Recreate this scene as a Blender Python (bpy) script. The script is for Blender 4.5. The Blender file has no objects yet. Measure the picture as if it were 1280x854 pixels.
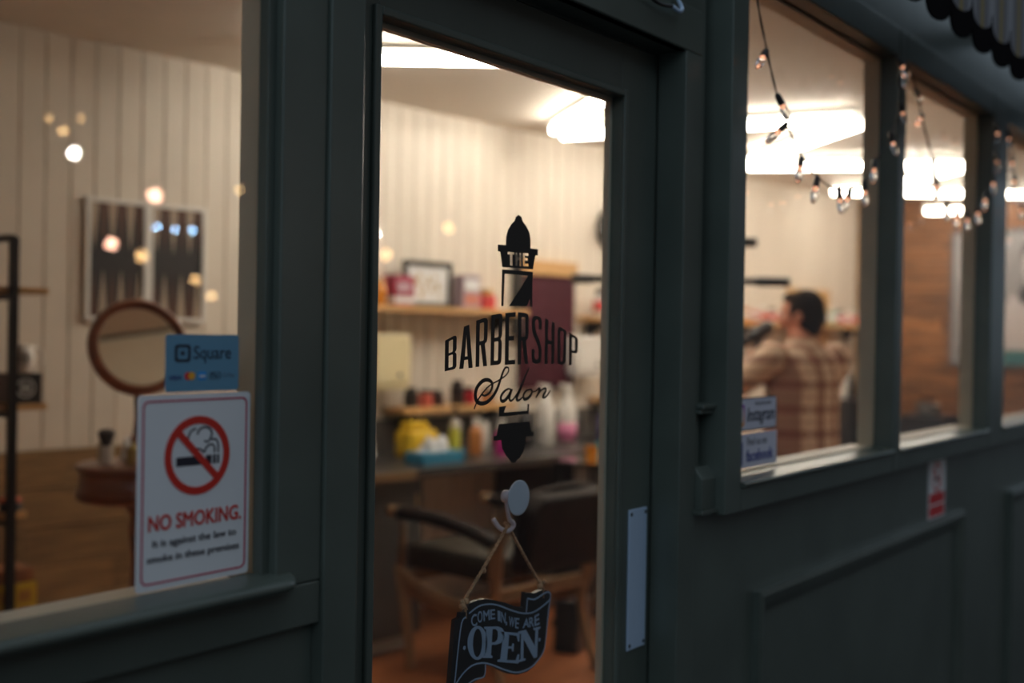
import bpy, bmesh, math, random
from mathutils import Vector, Matrix, Euler

random.seed(7)
SC = bpy.context.scene
COL = SC.collection
PI = math.pi

# ------------------------------------------------------------------ camera
cam_data = bpy.data.cameras.new('camera')
cam_data.lens = 40.0
cam_data.sensor_width = 36.0
cam_data.clip_start = 0.05
cam_data.dof.use_dof = True
cam_data.dof.focus_distance = 1.70
cam_data.dof.aperture_fstop = 2.0
cam = bpy.data.objects.new('camera', cam_data)
COL.objects.link(cam)
CA, CP, CR = math.radians(37.1), math.radians(0.44), math.radians(0.95)
fw = Vector((math.cos(CA) * math.cos(CP), math.sin(CA) * math.cos(CP), -math.sin(CP)))
rt = Vector((math.sin(CA), -math.cos(CA), 0))
up = rt.cross(fw)
cx = rt * math.cos(CR) + up * math.sin(CR)
cy = up * math.cos(CR) - rt * math.sin(CR)
cam.matrix_world = Matrix(((cx.x, cy.x, -fw.x, 0), (cx.y, cy.y, -fw.y, -1.045),
                           (cx.z, cy.z, -fw.z, 1.45), (0, 0, 0, 1)))
SC.camera = cam

# ------------------------------------------------------------------ dusk sky
world = bpy.data.worlds.new('dusk_sky')
SC.world = world
world.use_nodes = True
wn, wl = world.node_tree.nodes, world.node_tree.links
wn.clear()
w_out = wn.new('ShaderNodeOutputWorld')
w_bg = wn.new('ShaderNodeBackground')
w_tc = wn.new('ShaderNodeTexCoord')
w_sep = wn.new('ShaderNodeSeparateXYZ')
w_ramp = wn.new('ShaderNodeValToRGB')
w_ramp.color_ramp.elements[0].position = 0.0
w_ramp.color_ramp.elements[0].color = (0.58, 0.74, 0.88, 1)
w_ramp.color_ramp.elements[1].position = 0.7
w_ramp.color_ramp.elements[1].color = (0.36, 0.43, 0.49, 1)
wl.new(w_tc.outputs['Generated'], w_sep.inputs[0])
wl.new(w_sep.outputs['Z'], w_ramp.inputs[0])
wl.new(w_ramp.outputs[0], w_bg.inputs[0])
wl.new(w_bg.outputs[0], w_out.inputs[0])
w_bg.inputs[1].default_value = 1.22
TUBE_POWER = 39.0

SC.view_settings.view_transform = 'Standard'
SC.view_settings.look = 'None'
SC.view_settings.gamma = 1.0
SC.view_settings.use_curve_mapping = False
SC.view_settings.exposure = 0.0
SC.cycles.transparent_max_bounces = 24
SC.cycles.max_bounces = 10
SC.cycles.sample_clamp_indirect = 6.0

# ------------------------------------------------------------------ materials
MATS = {}
def mat(name, rgb, rough=0.5, metal=0.0, noise=0.0, nscale=8.0, stretch=(1, 1, 1), bump=0.0,
        emit=None, estr=0.0, spec=0.5, rgb2=None, coat=0.0):
    if name in MATS:
        return MATS[name]
    m = bpy.data.materials.new(name)
    m.use_nodes = True
    nt = m.node_tree
    b = nt.nodes['Principled BSDF']
    b.inputs['Base Color'].default_value = (*rgb, 1)
    b.inputs['Roughness'].default_value = rough
    b.inputs['Metallic'].default_value = metal
    b.inputs['Specular IOR Level'].default_value = spec
    b.inputs['Coat Weight'].default_value = coat
    if noise or bump:
        tc = nt.nodes.new('ShaderNodeTexCoord')
        mp = nt.nodes.new('ShaderNodeMapping')
        mp.inputs['Scale'].default_value = stretch
        nz = nt.nodes.new('ShaderNodeTexNoise')
        nz.inputs['Scale'].default_value = nscale
        nz.inputs['Detail'].default_value = 5
        oi = nt.nodes.new('ShaderNodeObjectInfo')
        ad = nt.nodes.new('ShaderNodeVectorMath'); ad.operation = 'ADD'
        sc_ = nt.nodes.new('ShaderNodeVectorMath'); sc_.operation = 'SCALE'
        sc_.inputs['Scale'].default_value = 13.0
        cmb = nt.nodes.new('ShaderNodeCombineXYZ')
        for k in range(3):
            nt.links.new(oi.outputs['Random'], cmb.inputs[k])
        nt.links.new(cmb.outputs[0], sc_.inputs[0])
        nt.links.new(tc.outputs['Object'], ad.inputs[0])
        nt.links.new(sc_.outputs[0], ad.inputs[1])
        nt.links.new(ad.outputs[0], mp.inputs[0])
        nt.links.new(mp.outputs[0], nz.inputs[0])
        if noise:
            rp = nt.nodes.new('ShaderNodeValToRGB')
            a = [c * (1 - noise) for c in rgb]
            c2 = rgb2 or [min(1, c * (1 + noise)) for c in rgb]
            rp.color_ramp.elements[0].position = 0.3
            rp.color_ramp.elements[1].position = 0.7
            rp.color_ramp.elements[0].color = (*a, 1)
            rp.color_ramp.elements[1].color = (*c2, 1)
            nt.links.new(nz.outputs[0], rp.inputs[0])
            hv = nt.nodes.new('ShaderNodeHueSaturation')
            mr = nt.nodes.new('ShaderNodeMapRange')
            mr.inputs[3].default_value = 1 - noise * 0.5
            mr.inputs[4].default_value = 1 + noise * 0.5
            nt.links.new(oi.outputs['Random'], mr.inputs[0])
            nt.links.new(mr.outputs[0], hv.inputs['Value'])
            nt.links.new(rp.outputs[0], hv.inputs['Color'])
            nt.links.new(hv.outputs[0], b.inputs['Base Color'])
        if bump:
            bp = nt.nodes.new('ShaderNodeBump')
            bp.inputs['Strength'].default_value = bump
            bp.inputs['Distance'].default_value = 0.002
            nt.links.new(nz.outputs[0], bp.inputs['Height'])
            nt.links.new(bp.outputs[0], b.inputs['Normal'])
    if emit:
        b.inputs['Emission Color'].default_value = (*emit, 1)
        b.inputs['Emission Strength'].default_value = estr
    MATS[name] = m
    return m

def glass_mat(name, tint=(0.97, 0.985, 0.98), extra=0.0):
    m = bpy.data.materials.new(name)
    m.use_nodes = True
    nt = m.node_tree
    nt.nodes.clear()
    N, L = nt.nodes.new, nt.links.new
    o = N('ShaderNodeOutputMaterial'); mx = N('ShaderNodeMixShader')
    tr = N('ShaderNodeBsdfTransparent'); tr.inputs[0].default_value = (*tint, 1)
    gl = N('ShaderNodeBsdfGlossy'); gl.inputs['Roughness'].default_value = 0.0
    ge = N('ShaderNodeNewGeometry')
    dt = N('ShaderNodeVectorMath'); dt.operation = 'DOT_PRODUCT'
    L(ge.outputs['Normal'], dt.inputs[0]); L(ge.outputs['Incoming'], dt.inputs[1])
    ab = N('ShaderNodeMath'); ab.operation = 'ABSOLUTE'; L(dt.outputs['Value'], ab.inputs[0])
    su = N('ShaderNodeMath'); su.operation = 'SUBTRACT'; su.inputs[0].default_value = 1.0; L(ab.outputs[0], su.inputs[1])
    pw = N('ShaderNodeMath'); pw.operation = 'POWER'; L(su.outputs[0], pw.inputs[0]); pw.inputs[1].default_value = 5.0
    ma = N('ShaderNodeMath'); ma.operation = 'MULTIPLY_ADD'; L(pw.outputs[0], ma.inputs[0])
    ma.inputs[1].default_value = 0.96 - extra; ma.inputs[2].default_value = 0.04 + extra
    L(ma.outputs[0], mx.inputs[0]); L(tr.outputs[0], mx.inputs[1]); L(gl.outputs[0], mx.inputs[2])
    L(mx.outputs[0], o.inputs[0])
    MATS[name] = m
    return m

GLASS = glass_mat('window_glass')
CLEAR = glass_mat('clear_glass', (0.93, 0.94, 0.95), 0.22)
PAINT = mat('green_grey_paint', (0.080, 0.098, 0.085), 0.33, noise=0.13, nscale=6, bump=0.12, spec=0.5)
PAINT_IN = mat('cream_interior_paint', (0.62, 0.55, 0.44), 0.5, noise=0.05)
BOARD = mat('cream_tongue_and_groove_paint', (0.75, 0.68, 0.59), 0.45, noise=0.05, nscale=3)
BOARD_GAP = mat('groove_shadow_gap', (0.5, 0.43, 0.34), 0.8)
CEIL = mat('ceiling_paint', (0.76, 0.70, 0.62), 0.7, noise=0.02)
PINE = mat('pine_plank', (0.22, 0.125, 0.05), 0.5, noise=0.35, nscale=5, stretch=(1, 6, 14), bump=0.2)
RECLAIM = mat('reclaimed_orange_plank', (0.235, 0.095, 0.03), 0.55, noise=0.6, nscale=4, stretch=(0.8, 1.2, 9), bump=0.3)
FLOORM = mat('orange_wood_floor', (0.34, 0.115, 0.04), 0.42, noise=0.2, nscale=3, stretch=(1, 8, 1))
SHELFW = mat('oak_shelf', (0.55, 0.32, 0.13), 0.45, noise=0.2, nscale=6, stretch=(1, 8, 8))
BLACK = mat('black_vinyl', (0.012, 0.011, 0.011), 0.5)
BLACKM = mat('black_metal', (0.014, 0.013, 0.013), 0.45, metal=0.3)
BLACKP = mat('black_plastic', (0.02, 0.02, 0.022), 0.35)
WHITE = mat('white_print', (0.78, 0.8, 0.82), 0.4)
WHITEP = mat('white_plastic', (0.82, 0.81, 0.78), 0.35)
CREAMP = mat('cream_plastic', (0.84, 0.74, 0.46), 0.35)
RED = mat('sign_red', (0.65, 0.015, 0.02), 0.4)
SLATE = mat('dark_grey_counter', (0.04, 0.037, 0.037), 0.3, noise=0.2)
GREYP = mat('grey_panel', (0.085, 0.078, 0.073), 0.5, noise=0.08)
CHROME = mat('chrome', (0.8, 0.8, 0.8), 0.12, metal=1.0)
STEEL = mat('satin_aluminium', (0.46, 0.60, 0.80), 0.35, metal=0.1, noise=0.05, nscale=30, stretch=(30, 1, 1))
LEATHER = mat('dark_brown_leather', (0.016, 0.009, 0.007), 0.65, spec=0.2, noise=0.25, nscale=20, bump=0.15)
LEATHER2 = mat('olive_black_leather', (0.034, 0.028, 0.02), 0.5, spec=0.3, noise=0.2, nscale=20, bump=0.15)
OAK = mat('light_oak', (0.24, 0.145, 0.075), 0.4, noise=0.2, nscale=6, stretch=(8, 8, 1))
MAHOG = mat('mahogany', (0.22, 0.065, 0.025), 0.28, noise=0.3, nscale=5, stretch=(1, 1, 6), coat=0.3)
MIRROR = mat('mirror_silver', (0.92, 0.9, 0.86), 0.02, metal=1.0)
BURG = mat('burgundy_panel', (0.06, 0.011, 0.02), 0.7, spec=0.2, noise=0.15)
TWINE = mat('jute_twine', (0.45, 0.28, 0.16), 0.9, noise=0.35, nscale=200)
SKIN = mat('skin', (0.55, 0.22, 0.14), 0.5, noise=0.08, nscale=12)
HAIR = mat('dark_brown_hair', (0.016, 0.009, 0.006), 0.85, spec=0.1, noise=0.4, nscale=60, stretch=(1, 1, 0.2), bump=0.6)
DENIM = mat('dark_denim', (0.03, 0.04, 0.07), 0.8, noise=0.2, nscale=40)
TUBE = mat('lit_tube', (1, 0.95, 0.85), 0.5, emit=(1.0, 0.895, 0.76), estr=TUBE_POWER)

# ------------------------------------------------------------------ mesh helpers
class MB:
    def __init__(self):
        self.v, self.f = [], []
    def add(self, vs, fs):
        o = len(self.v)
        self.v += [tuple(p) for p in vs]
        self.f += [tuple(i + o for i in f) for f in fs]
        return self
    def box(self, x0, x1, y0, y1, z0, z1, ch=0.0):
        if ch <= 0:
            v = [(x0, y0, z0), (x1, y0, z0), (x1, y1, z0), (x0, y1, z0), (x0, y0, z1), (x1, y0, z1), (x1, y1, z1), (x0, y1, z1)]
            return self.add(v, [(0, 3, 2, 1), (4, 5, 6, 7), (0, 1, 5, 4), (1, 2, 6, 5), (2, 3, 7, 6), (3, 0, 4, 7)])
        bm = bmesh.new()
        bmesh.ops.create_cube(bm, size=1)
        for q in bm.verts:
            q.co = Vector(((x0 + x1) / 2 + q.co.x * (x1 - x0), (y0 + y1) / 2 + q.co.y * (y1 - y0), (z0 + z1) / 2 + q.co.z * (z1 - z0)))
        bmesh.ops.bevel(bm, geom=bm.edges[:] + bm.verts[:], offset=ch, segments=2, affect='EDGES', profile=0.6)
        bm.verts.index_update()
        self.add([q.co[:] for q in bm.verts], [[q.index for q in f.verts] for f in bm.faces])
        bm.free()
        return self
    def prism(self, pts, d0, d1, axis='y'):
        # polygon pts (u, w) extruded along an axis
        n = len(pts)
        def P(u, w, d):
            return {'y': (u, d, w), 'x': (d, u, w), 'z': (u, w, d)}[axis]
        v = [P(u, w, d0) for u, w in pts] + [P(u, w, d1) for u, w in pts]
        f = [tuple(range(n)), tuple(range(2 * n - 1, n - 1, -1))]
        f += [(i, i + n, (i + 1) % n + n, (i + 1) % n) for i in range(n)]
        return self.add(v, f)
    def tube(self, pts, r, seg=8, cap=True, flat=None):
        pts = [Vector(p) for p in pts]
        n = len(pts)
        rs = r if isinstance(r, list) else [r] * n
        rings = []
        ref = None
        for i, p in enumerate(pts):
            t = (pts[min(i + 1, n - 1)] - pts[max(i - 1, 0)])
            t = t.normalized() if t.length > 1e-9 else Vector((0, 0, 1))
            if ref is None:
                ref = Vector((0, 0, 1)) if abs(t.z) < 0.9 else Vector((1, 0, 0))
            a = (ref - t * ref.dot(t))
            if a.length < 1e-6:
                a = t.orthogonal()
            a.normalize(); ref = a
            b = t.cross(a)
            rr = rs[i]
            ra, rb = rr if isinstance(rr, (list, tuple)) else (rr, rr)
            rings.append([p + a * (ra * math.cos(2 * PI * k / seg)) + b * (rb * math.sin(2 * PI * k / seg)) for k in range(seg)])
        v = [q for ring in rings for q in ring]
        f = []
        for i in range(n - 1):
            for k in range(seg):
                k2 = (k + 1) % seg
                f.append((i * seg + k, i * seg + k2, (i + 1) * seg + k2, (i + 1) * seg + k))
        if cap:
            f.append(tuple(range(seg - 1, -1, -1)))
            f.append(tuple((n - 1) * seg + k for k in range(seg)))
        return self.add(v, f)
    def lathe(self, prof, c=(0, 0, 0), seg=20, axis='z'):
        v, f = [], []
        n = len(prof)
        for r, h in prof:
            for k in range(seg):
                a = 2 * PI * k / seg
                x, y = max(r, 1e-5) * math.cos(a), max(r, 1e-5) * math.sin(a)
                q = {'z': (x, y, h), 'y': (x, h, y), 'x': (h, x, y)}[axis]
                v.append((q[0] + c[0], q[1] + c[1], q[2] + c[2]))
        for i in range(n - 1):
            for k in range(seg):
                k2 = (k + 1) % seg
                f.append((i * seg + k, i * seg + k2, (i + 1) * seg + k2, (i + 1) * seg + k))
        f.append(tuple(range(seg - 1, -1, -1)))
        f.append(tuple((n - 1) * seg + k for k in range(seg)))
        return self.add(v, f)
    def ball(self, c, r, seg=14, rings=9):
        rx, ry, rz = r if isinstance(r, (list, tuple)) else (r, r, r)
        v, f = [], []
        for i in range(rings + 1):
            th = PI * i / rings
            for k in range(seg):
                a = 2 * PI * k / seg
                s = max(math.sin(th), 1e-4)
                v.append((c[0] + rx * s * math.cos(a), c[1] + ry * s * math.sin(a), c[2] + rz * math.cos(th)))
        for i in range(rings):
            for k in range(seg):
                k2 = (k + 1) % seg
                f.append((i * seg + k, (i + 1) * seg + k, (i + 1) * seg + k2, i * seg + k2))
        return self.add(v, f)
    def ribbon(self, pts, w, y, taper=False, th=0.0004):
        # flat stroke in the XZ plane at depth y, width w
        pts = smooth2(pts, 4) if len(pts) > 2 else pts
        n = len(pts)
        L, R = [], []
        for i in range(n):
            a, b = Vector(pts[max(i - 1, 0)]), Vector(pts[min(i + 1, n - 1)])
            t = (b - a)
            t = t.normalized() if t.length > 1e-9 else Vector((1, 0))
            q = Vector((-t.y, t.x))
            ww = w / 2
            if taper:
                u = i / (n - 1)
                ww *= 0.35 + 0.65 * math.sin(PI * min(max(u, 0.04), 0.96))
            p = Vector(pts[i])
            L.append(p + q * ww); R.append(p - q * ww)
        v, f = [], []
        for i in range(n):
            v += [(L[i].x, y, L[i].y), (R[i].x, y, R[i].y), (L[i].x, y + th, L[i].y), (R[i].x, y + th, R[i].y)]
        for i in range(n - 1):
            o, q = i * 4, (i + 1) * 4
            f += [(o, o + 1, q + 1, q), (o + 2, q + 2, q + 3, o + 3), (o, q, q + 2, o + 2), (o + 1, o + 3, q + 3, q + 1)]
        return self.add(v, f)
    def mesh(self, name, smooth=False):
        me = bpy.data.meshes.new(name)
        me.from_pydata(self.v, [], self.f)
        bm = bmesh.new(); bm.from_mesh(me)
        bmesh.ops.recalc_face_normals(bm, faces=bm.faces[:])
        bm.to_mesh(me); bm.free()
        if smooth:
            me.polygons.foreach_set('use_smooth', [True] * len(me.polygons))
        return me

def smooth2(pts, k=4):
    # Catmull-Rom through 2D / 3D points
    P = [Vector(p) for p in pts]
    out = []
    n = len(P)
    for i in range(n - 1):
        p0, p1, p2, p3 = P[max(i - 1, 0)], P[i], P[i + 1], P[min(i + 2, n - 1)]
        for j in range(k):
            t = j / k
            out.append(0.5 * ((2 * p1) + (p2 - p0) * t + (2 * p0 - 5 * p1 + 4 * p2 - p3) * t * t + (3 * p1 - p0 - 3 * p2 + p3) * t ** 3))
    out.append(P[-1])
    return out

def link(name, me, m, parent=None, loc=None, rz=0.0, rot=None):
    o = bpy.data.objects.new(name, me)
    COL.objects.link(o)
    if m is not None and me is not None and not me.materials:
        me.materials.append(m)
    if parent is not None:
        o.parent = parent
    if loc is not None:
        o.location = loc
    o.rotation_euler = rot if rot is not None else (0, 0, rz)
    return o

def obj(name, mb, m, parent=None, loc=None, rz=0.0, smooth=False, bevel=0.0, rot=None):
    me = mb.mesh(name, smooth) if isinstance(mb, MB) else mb
    o = link(name, me, m, parent, loc, rz, rot)
    if bevel:
        md = o.modifiers.new('bevel', 'BEVEL')
        md.width = bevel; md.segments = 2; md.limit_method = 'ANGLE'
        me.polygons.foreach_set('use_smooth', [True] * len(me.polygons))
        wn_ = o.modifiers.new('weighted', 'WEIGHTED_NORMAL'); wn_.keep_sharp = True
    return o

def autosmooth(o, ang=40):
    me = o.data
    bm = bmesh.new(); bm.from_mesh(me)
    for e in bm.edges:
        if len(e.link_faces) == 2:
            e.smooth = e.calc_face_angle(0) < math.radians(ang)
    for f in bm.faces:
        f.smooth = True
    bm.to_mesh(me); bm.free()
    return o

def tag(o, label, cat, group=None, kind=None):
    o['label'] = label; o['category'] = cat
    if group: o['group'] = group
    if kind: o['kind'] = kind
    return o

def thing(name, label, cat, loc=(0, 0, 0), rz=0.0, group=None):
    o = bpy.data.objects.new(name, None)
    o.empty_display_size = 0.05
    COL.objects.link(o)
    o.location = loc; o.rotation_euler = (0, 0, rz)
    return tag(o, label, cat, group)

def struct(name, mb, m, label=None, cat=None, **k):
    o = obj(name, mb, m, **k)
    o['kind'] = 'structure'
    o['label'] = label or name.replace('_', ' ')
    o['category'] = cat or name.split('_')[0]
    return o

def curve_fill(loops, th=0.0004):
    # flat filled outline with holes, standing in XZ and facing -Y; returned as a mesh
    cu = bpy.data.curves.new('outline', 'CURVE')
    cu.dimensions = '2D'; cu.fill_mode = 'BOTH'; cu.extrude = th / 2
    for lp in loops:
        s = cu.splines.new('POLY')
        s.points.add(len(lp) - 1)
        for i, p in enumerate(lp):
            s.points[i].co = (p[0], p[1], 0, 1)
        s.use_cyclic_u = True
    return curve_to_mesh(cu)

def curve_to_mesh(cu):
    o = bpy.data.objects.new('tmp', cu)
    COL.objects.link(o)
    dg = bpy.context.evaluated_depsgraph_get()
    me = bpy.data.meshes.new_from_object(o.evaluated_get(dg))
    bpy.data.objects.remove(o); bpy.data.curves.remove(cu)
    for v in me.vertices:
        x, y, z = v.co
        v.co = (x, -z, y)
    return me

def letters(body, bold=0.0, shear=0.0, th=0.0004, spacing=1.0):
    cu = bpy.data.curves.new('text', 'FONT')
    cu.body = body; cu.offset = 0.0; cu.shear = shear; cu.extrude = 0.01
    cu.resolution_u = 3; cu.space_character = spacing
    me = curve_to_mesh(cu)
    for v in me.vertices:
        v.co.y *= th / 0.02
    if bold:
        src = [tuple(v.co) for v in me.vertices]; fcs = [tuple(p.vertices) for p in me.polygons]
        mb = MB()
        for k, (dx, dz) in enumerate(((0, 0), (bold, 0), (-bold, 0), (0, bold), (0, -bold), (bold * .7, bold * .7), (-bold * .7, bold * .7), (bold * .7, -bold * .7), (-bold * .7, -bold * .7))):
            mb.add([(x + dx, y - k * 2.5e-5, z + dz) for x, y, z in src], fcs)
        me = bpy.data.meshes.new('lettering'); me.from_pydata(mb.v, [], mb.f)
    return me

def text(name, body, x0, x1, z0, z1, y, m, parent, bold=0.0, shear=0.0, spacing=1.0, quad=None, rise=0.0):
    # lettering fitted to a box (x0..x1, z0..z1), or to a quad TL, TR, BR, BL
    me = letters(body, bold, shear, spacing=spacing)
    xs = [v.co.x for v in me.vertices]; zs = [v.co.z for v in me.vertices]
    a, b, c, d = min(xs), max(xs), min(zs), max(zs)
    for v in me.vertices:
        u, w = (v.co.x - a) / (b - a), (v.co.z - c) / (d - c)
        if quad:
            TL, TR, BR, BL = [Vector(q) for q in quad]
            p = (BL * (1 - u) + BR * u) * (1 - w) + (TL * (1 - u) + TR * u) * w
            v.co = (p.x, y + v.co.y, p.y)
        else:
            v.co = (x0 + (x1 - x0) * u, y + v.co.y, z0 + (z1 - z0) * w + rise * u)
    return link(name, me, m, parent)

def rrect(x0, x1, z0, z1, r, n=5):
    out = []
    for cx_, cz_, a0 in ((x1 - r, z1 - r, 0), (x0 + r, z1 - r, 90), (x0 + r, z0 + r, 180), (x1 - r, z0 + r, 270)):
        for i in range(n + 1):
            a = math.radians(a0 + 90 * i / n)
            out.append((cx_ + r * math.cos(a), cz_ + r * math.sin(a)))
    return out

def circ(cx_, cz_, rx, rz=None, n=32):
    rz = rz or rx
    return [(cx_ + rx * math.cos(2 * PI * i / n), cz_ + rz * math.sin(2 * PI * i / n)) for i in range(n)]

# room frame: s along the back wall, a out of it towards the shop front, z up
RP = Vector((2.27, 3.13, 0)); RZ = -math.radians(5.698)
RD = Vector((math.cos(RZ), math.sin(RZ), 0)); RN = Vector((-RD.y, RD.x, 0))
def RW(s, a, z=0.0):
    return RP + RD * s - RN * a + Vector((0, 0, z))

# ------------------------------------------------------------------ street side of the setting
ASPH = mat('pavement_stone', (0.035, 0.035, 0.038), 0.8, noise=0.2, nscale=12)
BRICKD = mat('dark_brick_front', (0.10, 0.075, 0.065), 0.85, noise=0.3, nscale=5)
struct('ground', MB().box(-30, 60, -9, 0.02, -0.3, -0.15), ASPH, 'paved street in front of the shop')
struct('building_across', MB().box(-28, 3.0, -9.6, -9.0, -0.3, 6.0), BRICKD, 'dark building front across the street', 'building')
struct('building_across', MB().box(3.0, 27, -9.6, -9.0, -0.3, 15.0), BRICKD, 'unseen taller block added across the street to shade the right side', 'building')  # added out of view, tall enough to hold skylight off the right-hand front
struct('building_across', MB().box(27, 60, -9.6, -9.0, -0.3, 6.4), BRICKD, 'lower dark building further along the street', 'building')
struct('floor', MB().prism([(-1.3, 0.08), (9.3, 0.08), (9.47, 2.5), (-0.96, 3.55)], -0.12, 0.0, 'z'), FLOORM, 'orange brown wooden shop floor')
struct('ceiling', MB().prism([(-1.3, 0.08), (9.3, 0.08), (9.5, 2.55), (-0.96, 3.6)], 2.6, 2.72, 'z'), CEIL, 'pale plaster shop ceiling')

# ------------------------------------------------------------------ shop front
f = MB()
f.box(-2.0, 0.993, 0.015, 0.07, -0.15, 1.083)            # recessed panel below the left window
f.box(-2.0, -1.0, 0.0, 0.07, 1.083, 3.2)
f.box(-2.0, 1.05, 0.0, 0.07, 2.195, 3.2)
f.box(1.05, 1.975, 0.0, 0.06, 1.99, 3.2)
f.box(1.975, 9.35, 0.0, 0.056, 2.195, 3.2)
f.box(1.975, 9.35, 0.0, 0.056, -0.15, 1.112)
f.box(1.975, 2.04, 0.045, 0.056, 1.112, 2.195)
f.box(5.08, 9.35, 0.0, 0.056, 1.112, 2.195)
front = struct('wall_front', f, PAINT, 'dark green grey timber shop front', bevel=0.002)
for nm, b in (('rail', (-2.0, 0.993, 0.0, 0.07, 1.083, 1.137)), ('stile', (0.9205, 0.993, 0.0, 0.07, 1.137, 2.195)),
              ('post', (0.993, 1.052, -0.006, 0.07, -0.15, 3.2)), ('casing', (1.911, 1.975, -0.003, 0.059, -0.15, 1.99)),
              ('casing', (1.052, 1.975, -0.003, 0.02, 1.99, 2.075)),
              ('fascia_board', (1.976, 9.3, -0.022, 0.0, 2.27, 2.60))):
    obj(nm, MB().box(*b), PAINT, front, bevel=0.003)
# cream plaster on the room side
ip = MB()
ip.box(-1.25, -0.99, 0.0705, 0.075, 0.0, 2.59); ip.box(-0.99, 0.9205, 0.0705, 0.075, 0.0, 1.13); ip.box(-0.99, 0.9205, 0.0705, 0.075, 2.2, 2.59)
ip.box(0.9205, 1.03, 0.0705, 0.075, 0.0, 2.59); ip.box(1.03, 1.94, 0.0705, 0.075, 2.01, 2.59); ip.box(1.94, 2.10, 0.0565, 0.061, 0.0, 2.59)
ip.box(2.10, 5.0, 0.0565, 0.061, 0.0, 1.145); ip.box(2.10, 5.0, 0.0565, 0.061, 2.2, 2.59); ip.box(5.0, 9.2, 0.0565, 0.061, 0.0, 2.59)
o_ = obj('inner_plaster', ip, PAINT_IN, front); o_['label'] = 'cream painted inside face'
# turned colonette between door casing and window, with cap, base block and ledge
c = MB().lathe([(0.022, 1.19), (0.021, 1.30), (0.021, 2.195)], (2.002, 0.03, 0), 20)
obj('colonette', c, PAINT, front, smooth=False)
c = MB()
c.box(1.975, 2.032, -0.012, 0.05, 1.298, 1.306, 0.002); c.box(1.975, 2.036, -0.018, 0.05, 1.307, 1.318, 0.004)
obj('colonette_collar', c, PAINT, front)
c = MB().prism([(-0.018, 1.112), (0.05, 1.112), (0.05, 1.195), (0.0, 1.195), (-0.018, 1.172)], 1.975, 2.034, 'x')
obj('colonette_base', c, PAINT, front, bevel=0.002)
obj('ledge', MB().box(1.966, 2.05, -0.026, 0.03, 1.103, 1.1125, 0.003), PAINT, front)
# applied panel mouldings under the right-hand windows
def moulding(x0, x1, zt, zb=-0.05, w=0.05):
    m = MB()
    prof = [(0, 0), (0, -0.018), (0.012, -0.022), (0.03, -0.016), (w, -0.006), (w, 0)]
    v, fs = [], []
    for (cx_, cz_, sx, sz) in ((x0, zt, 1, -1), (x1, zt, -1, -1), (x1, zb, -1, 1), (x0, zb, 1, 1)):
        for d, y in prof:
            v.append((cx_ + sx * d, y, cz_ + sz * d))
    n = len(prof)
    for k in range(4):
        for i in range(n):
            j = (i + 1) % n
            fs.append((k * n + i, k * n + j, ((k + 1) % 4) * n + j, ((k + 1) % 4) * n + i))
    return m.add(v, fs)
obj('panel_moulding', moulding(2.245, 3.77, 0.908), PAINT, front)
obj('panel_moulding', moulding(4.36, 5.9, 0.908), PAINT, front)

# ------------------------------------------------------------------ windows
def pane(x0, x1, z0, z1, y, parent, th=0.004):
    return obj('glass_pane', MB().box(x0, x1, y, y + th, z0, z1), GLASS, parent)
def lining(x0, x1, z0, z1, y0, y1, parent):
    t = 0.004
    m = MB()
    m.box(x1 - t, x1, y0, y1, z0, z1); m.box(x0, x0 + t, y0, y1, z0, z1)
    m.box(x0 + t, x1 - t, y0, y1, z1 - t, z1); m.box(x0 + t, x1 - t, y0, y1 + 0.05, z0, z0 + t)
    o = obj('inner_lining', m, PAINT_IN, parent); o['label'] = 'cream painted inner lining'
# left window with rounded sill
w1 = struct('window_1', MB().box(-1.0, -0.95, 0.0, 0.09, 1.137, 2.195), PAINT, 'large left shop window with rounded green sill')
pane(-0.95, 0.9205, 1.140, 2.195, 0.033, w1)
lining(-0.95, 0.9205, 1.137, 2.195, 0.038, 0.074, w1)
bd = MB()
bd.box(0.909, 0.9205, 0.014, 0.032, 1.152, 2.195, 0.002)
obj('glazing_bead', bd, PAINT, w1)
# sill: bullnose section swept, its right end rounded in plan
prof = [(0.032, 1.1365), (-0.018, 1.1365), (-0.027, 1.1385), (-0.032, 1.1430), (-0.0325, 1.1475), (-0.029, 1.1515), (-0.02, 1.1535), (0.032, 1.1545)]
s = MB(); v = []; fs = []
stations = [(-1.0, 1.0)] + [(0.905 + 0.037 * math.sin(a), math.cos(a)) for a in [i * PI / 2 / 7 for i in range(8)]]
for X, k in stations:
    for y, z in prof:
        yy = y if y > 0 else y * k
        v.append((X, yy, z))
n = len(prof)
for i in range(len(stations) - 1):
    for j in range(n - 1):
        fs.append((i * n + j, i * n + j + 1, (i + 1) * n + j + 1, (i + 1) * n + j))
s.add(v, fs)
autosmooth(obj('sill', s, PAINT, w1), 50)
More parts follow.
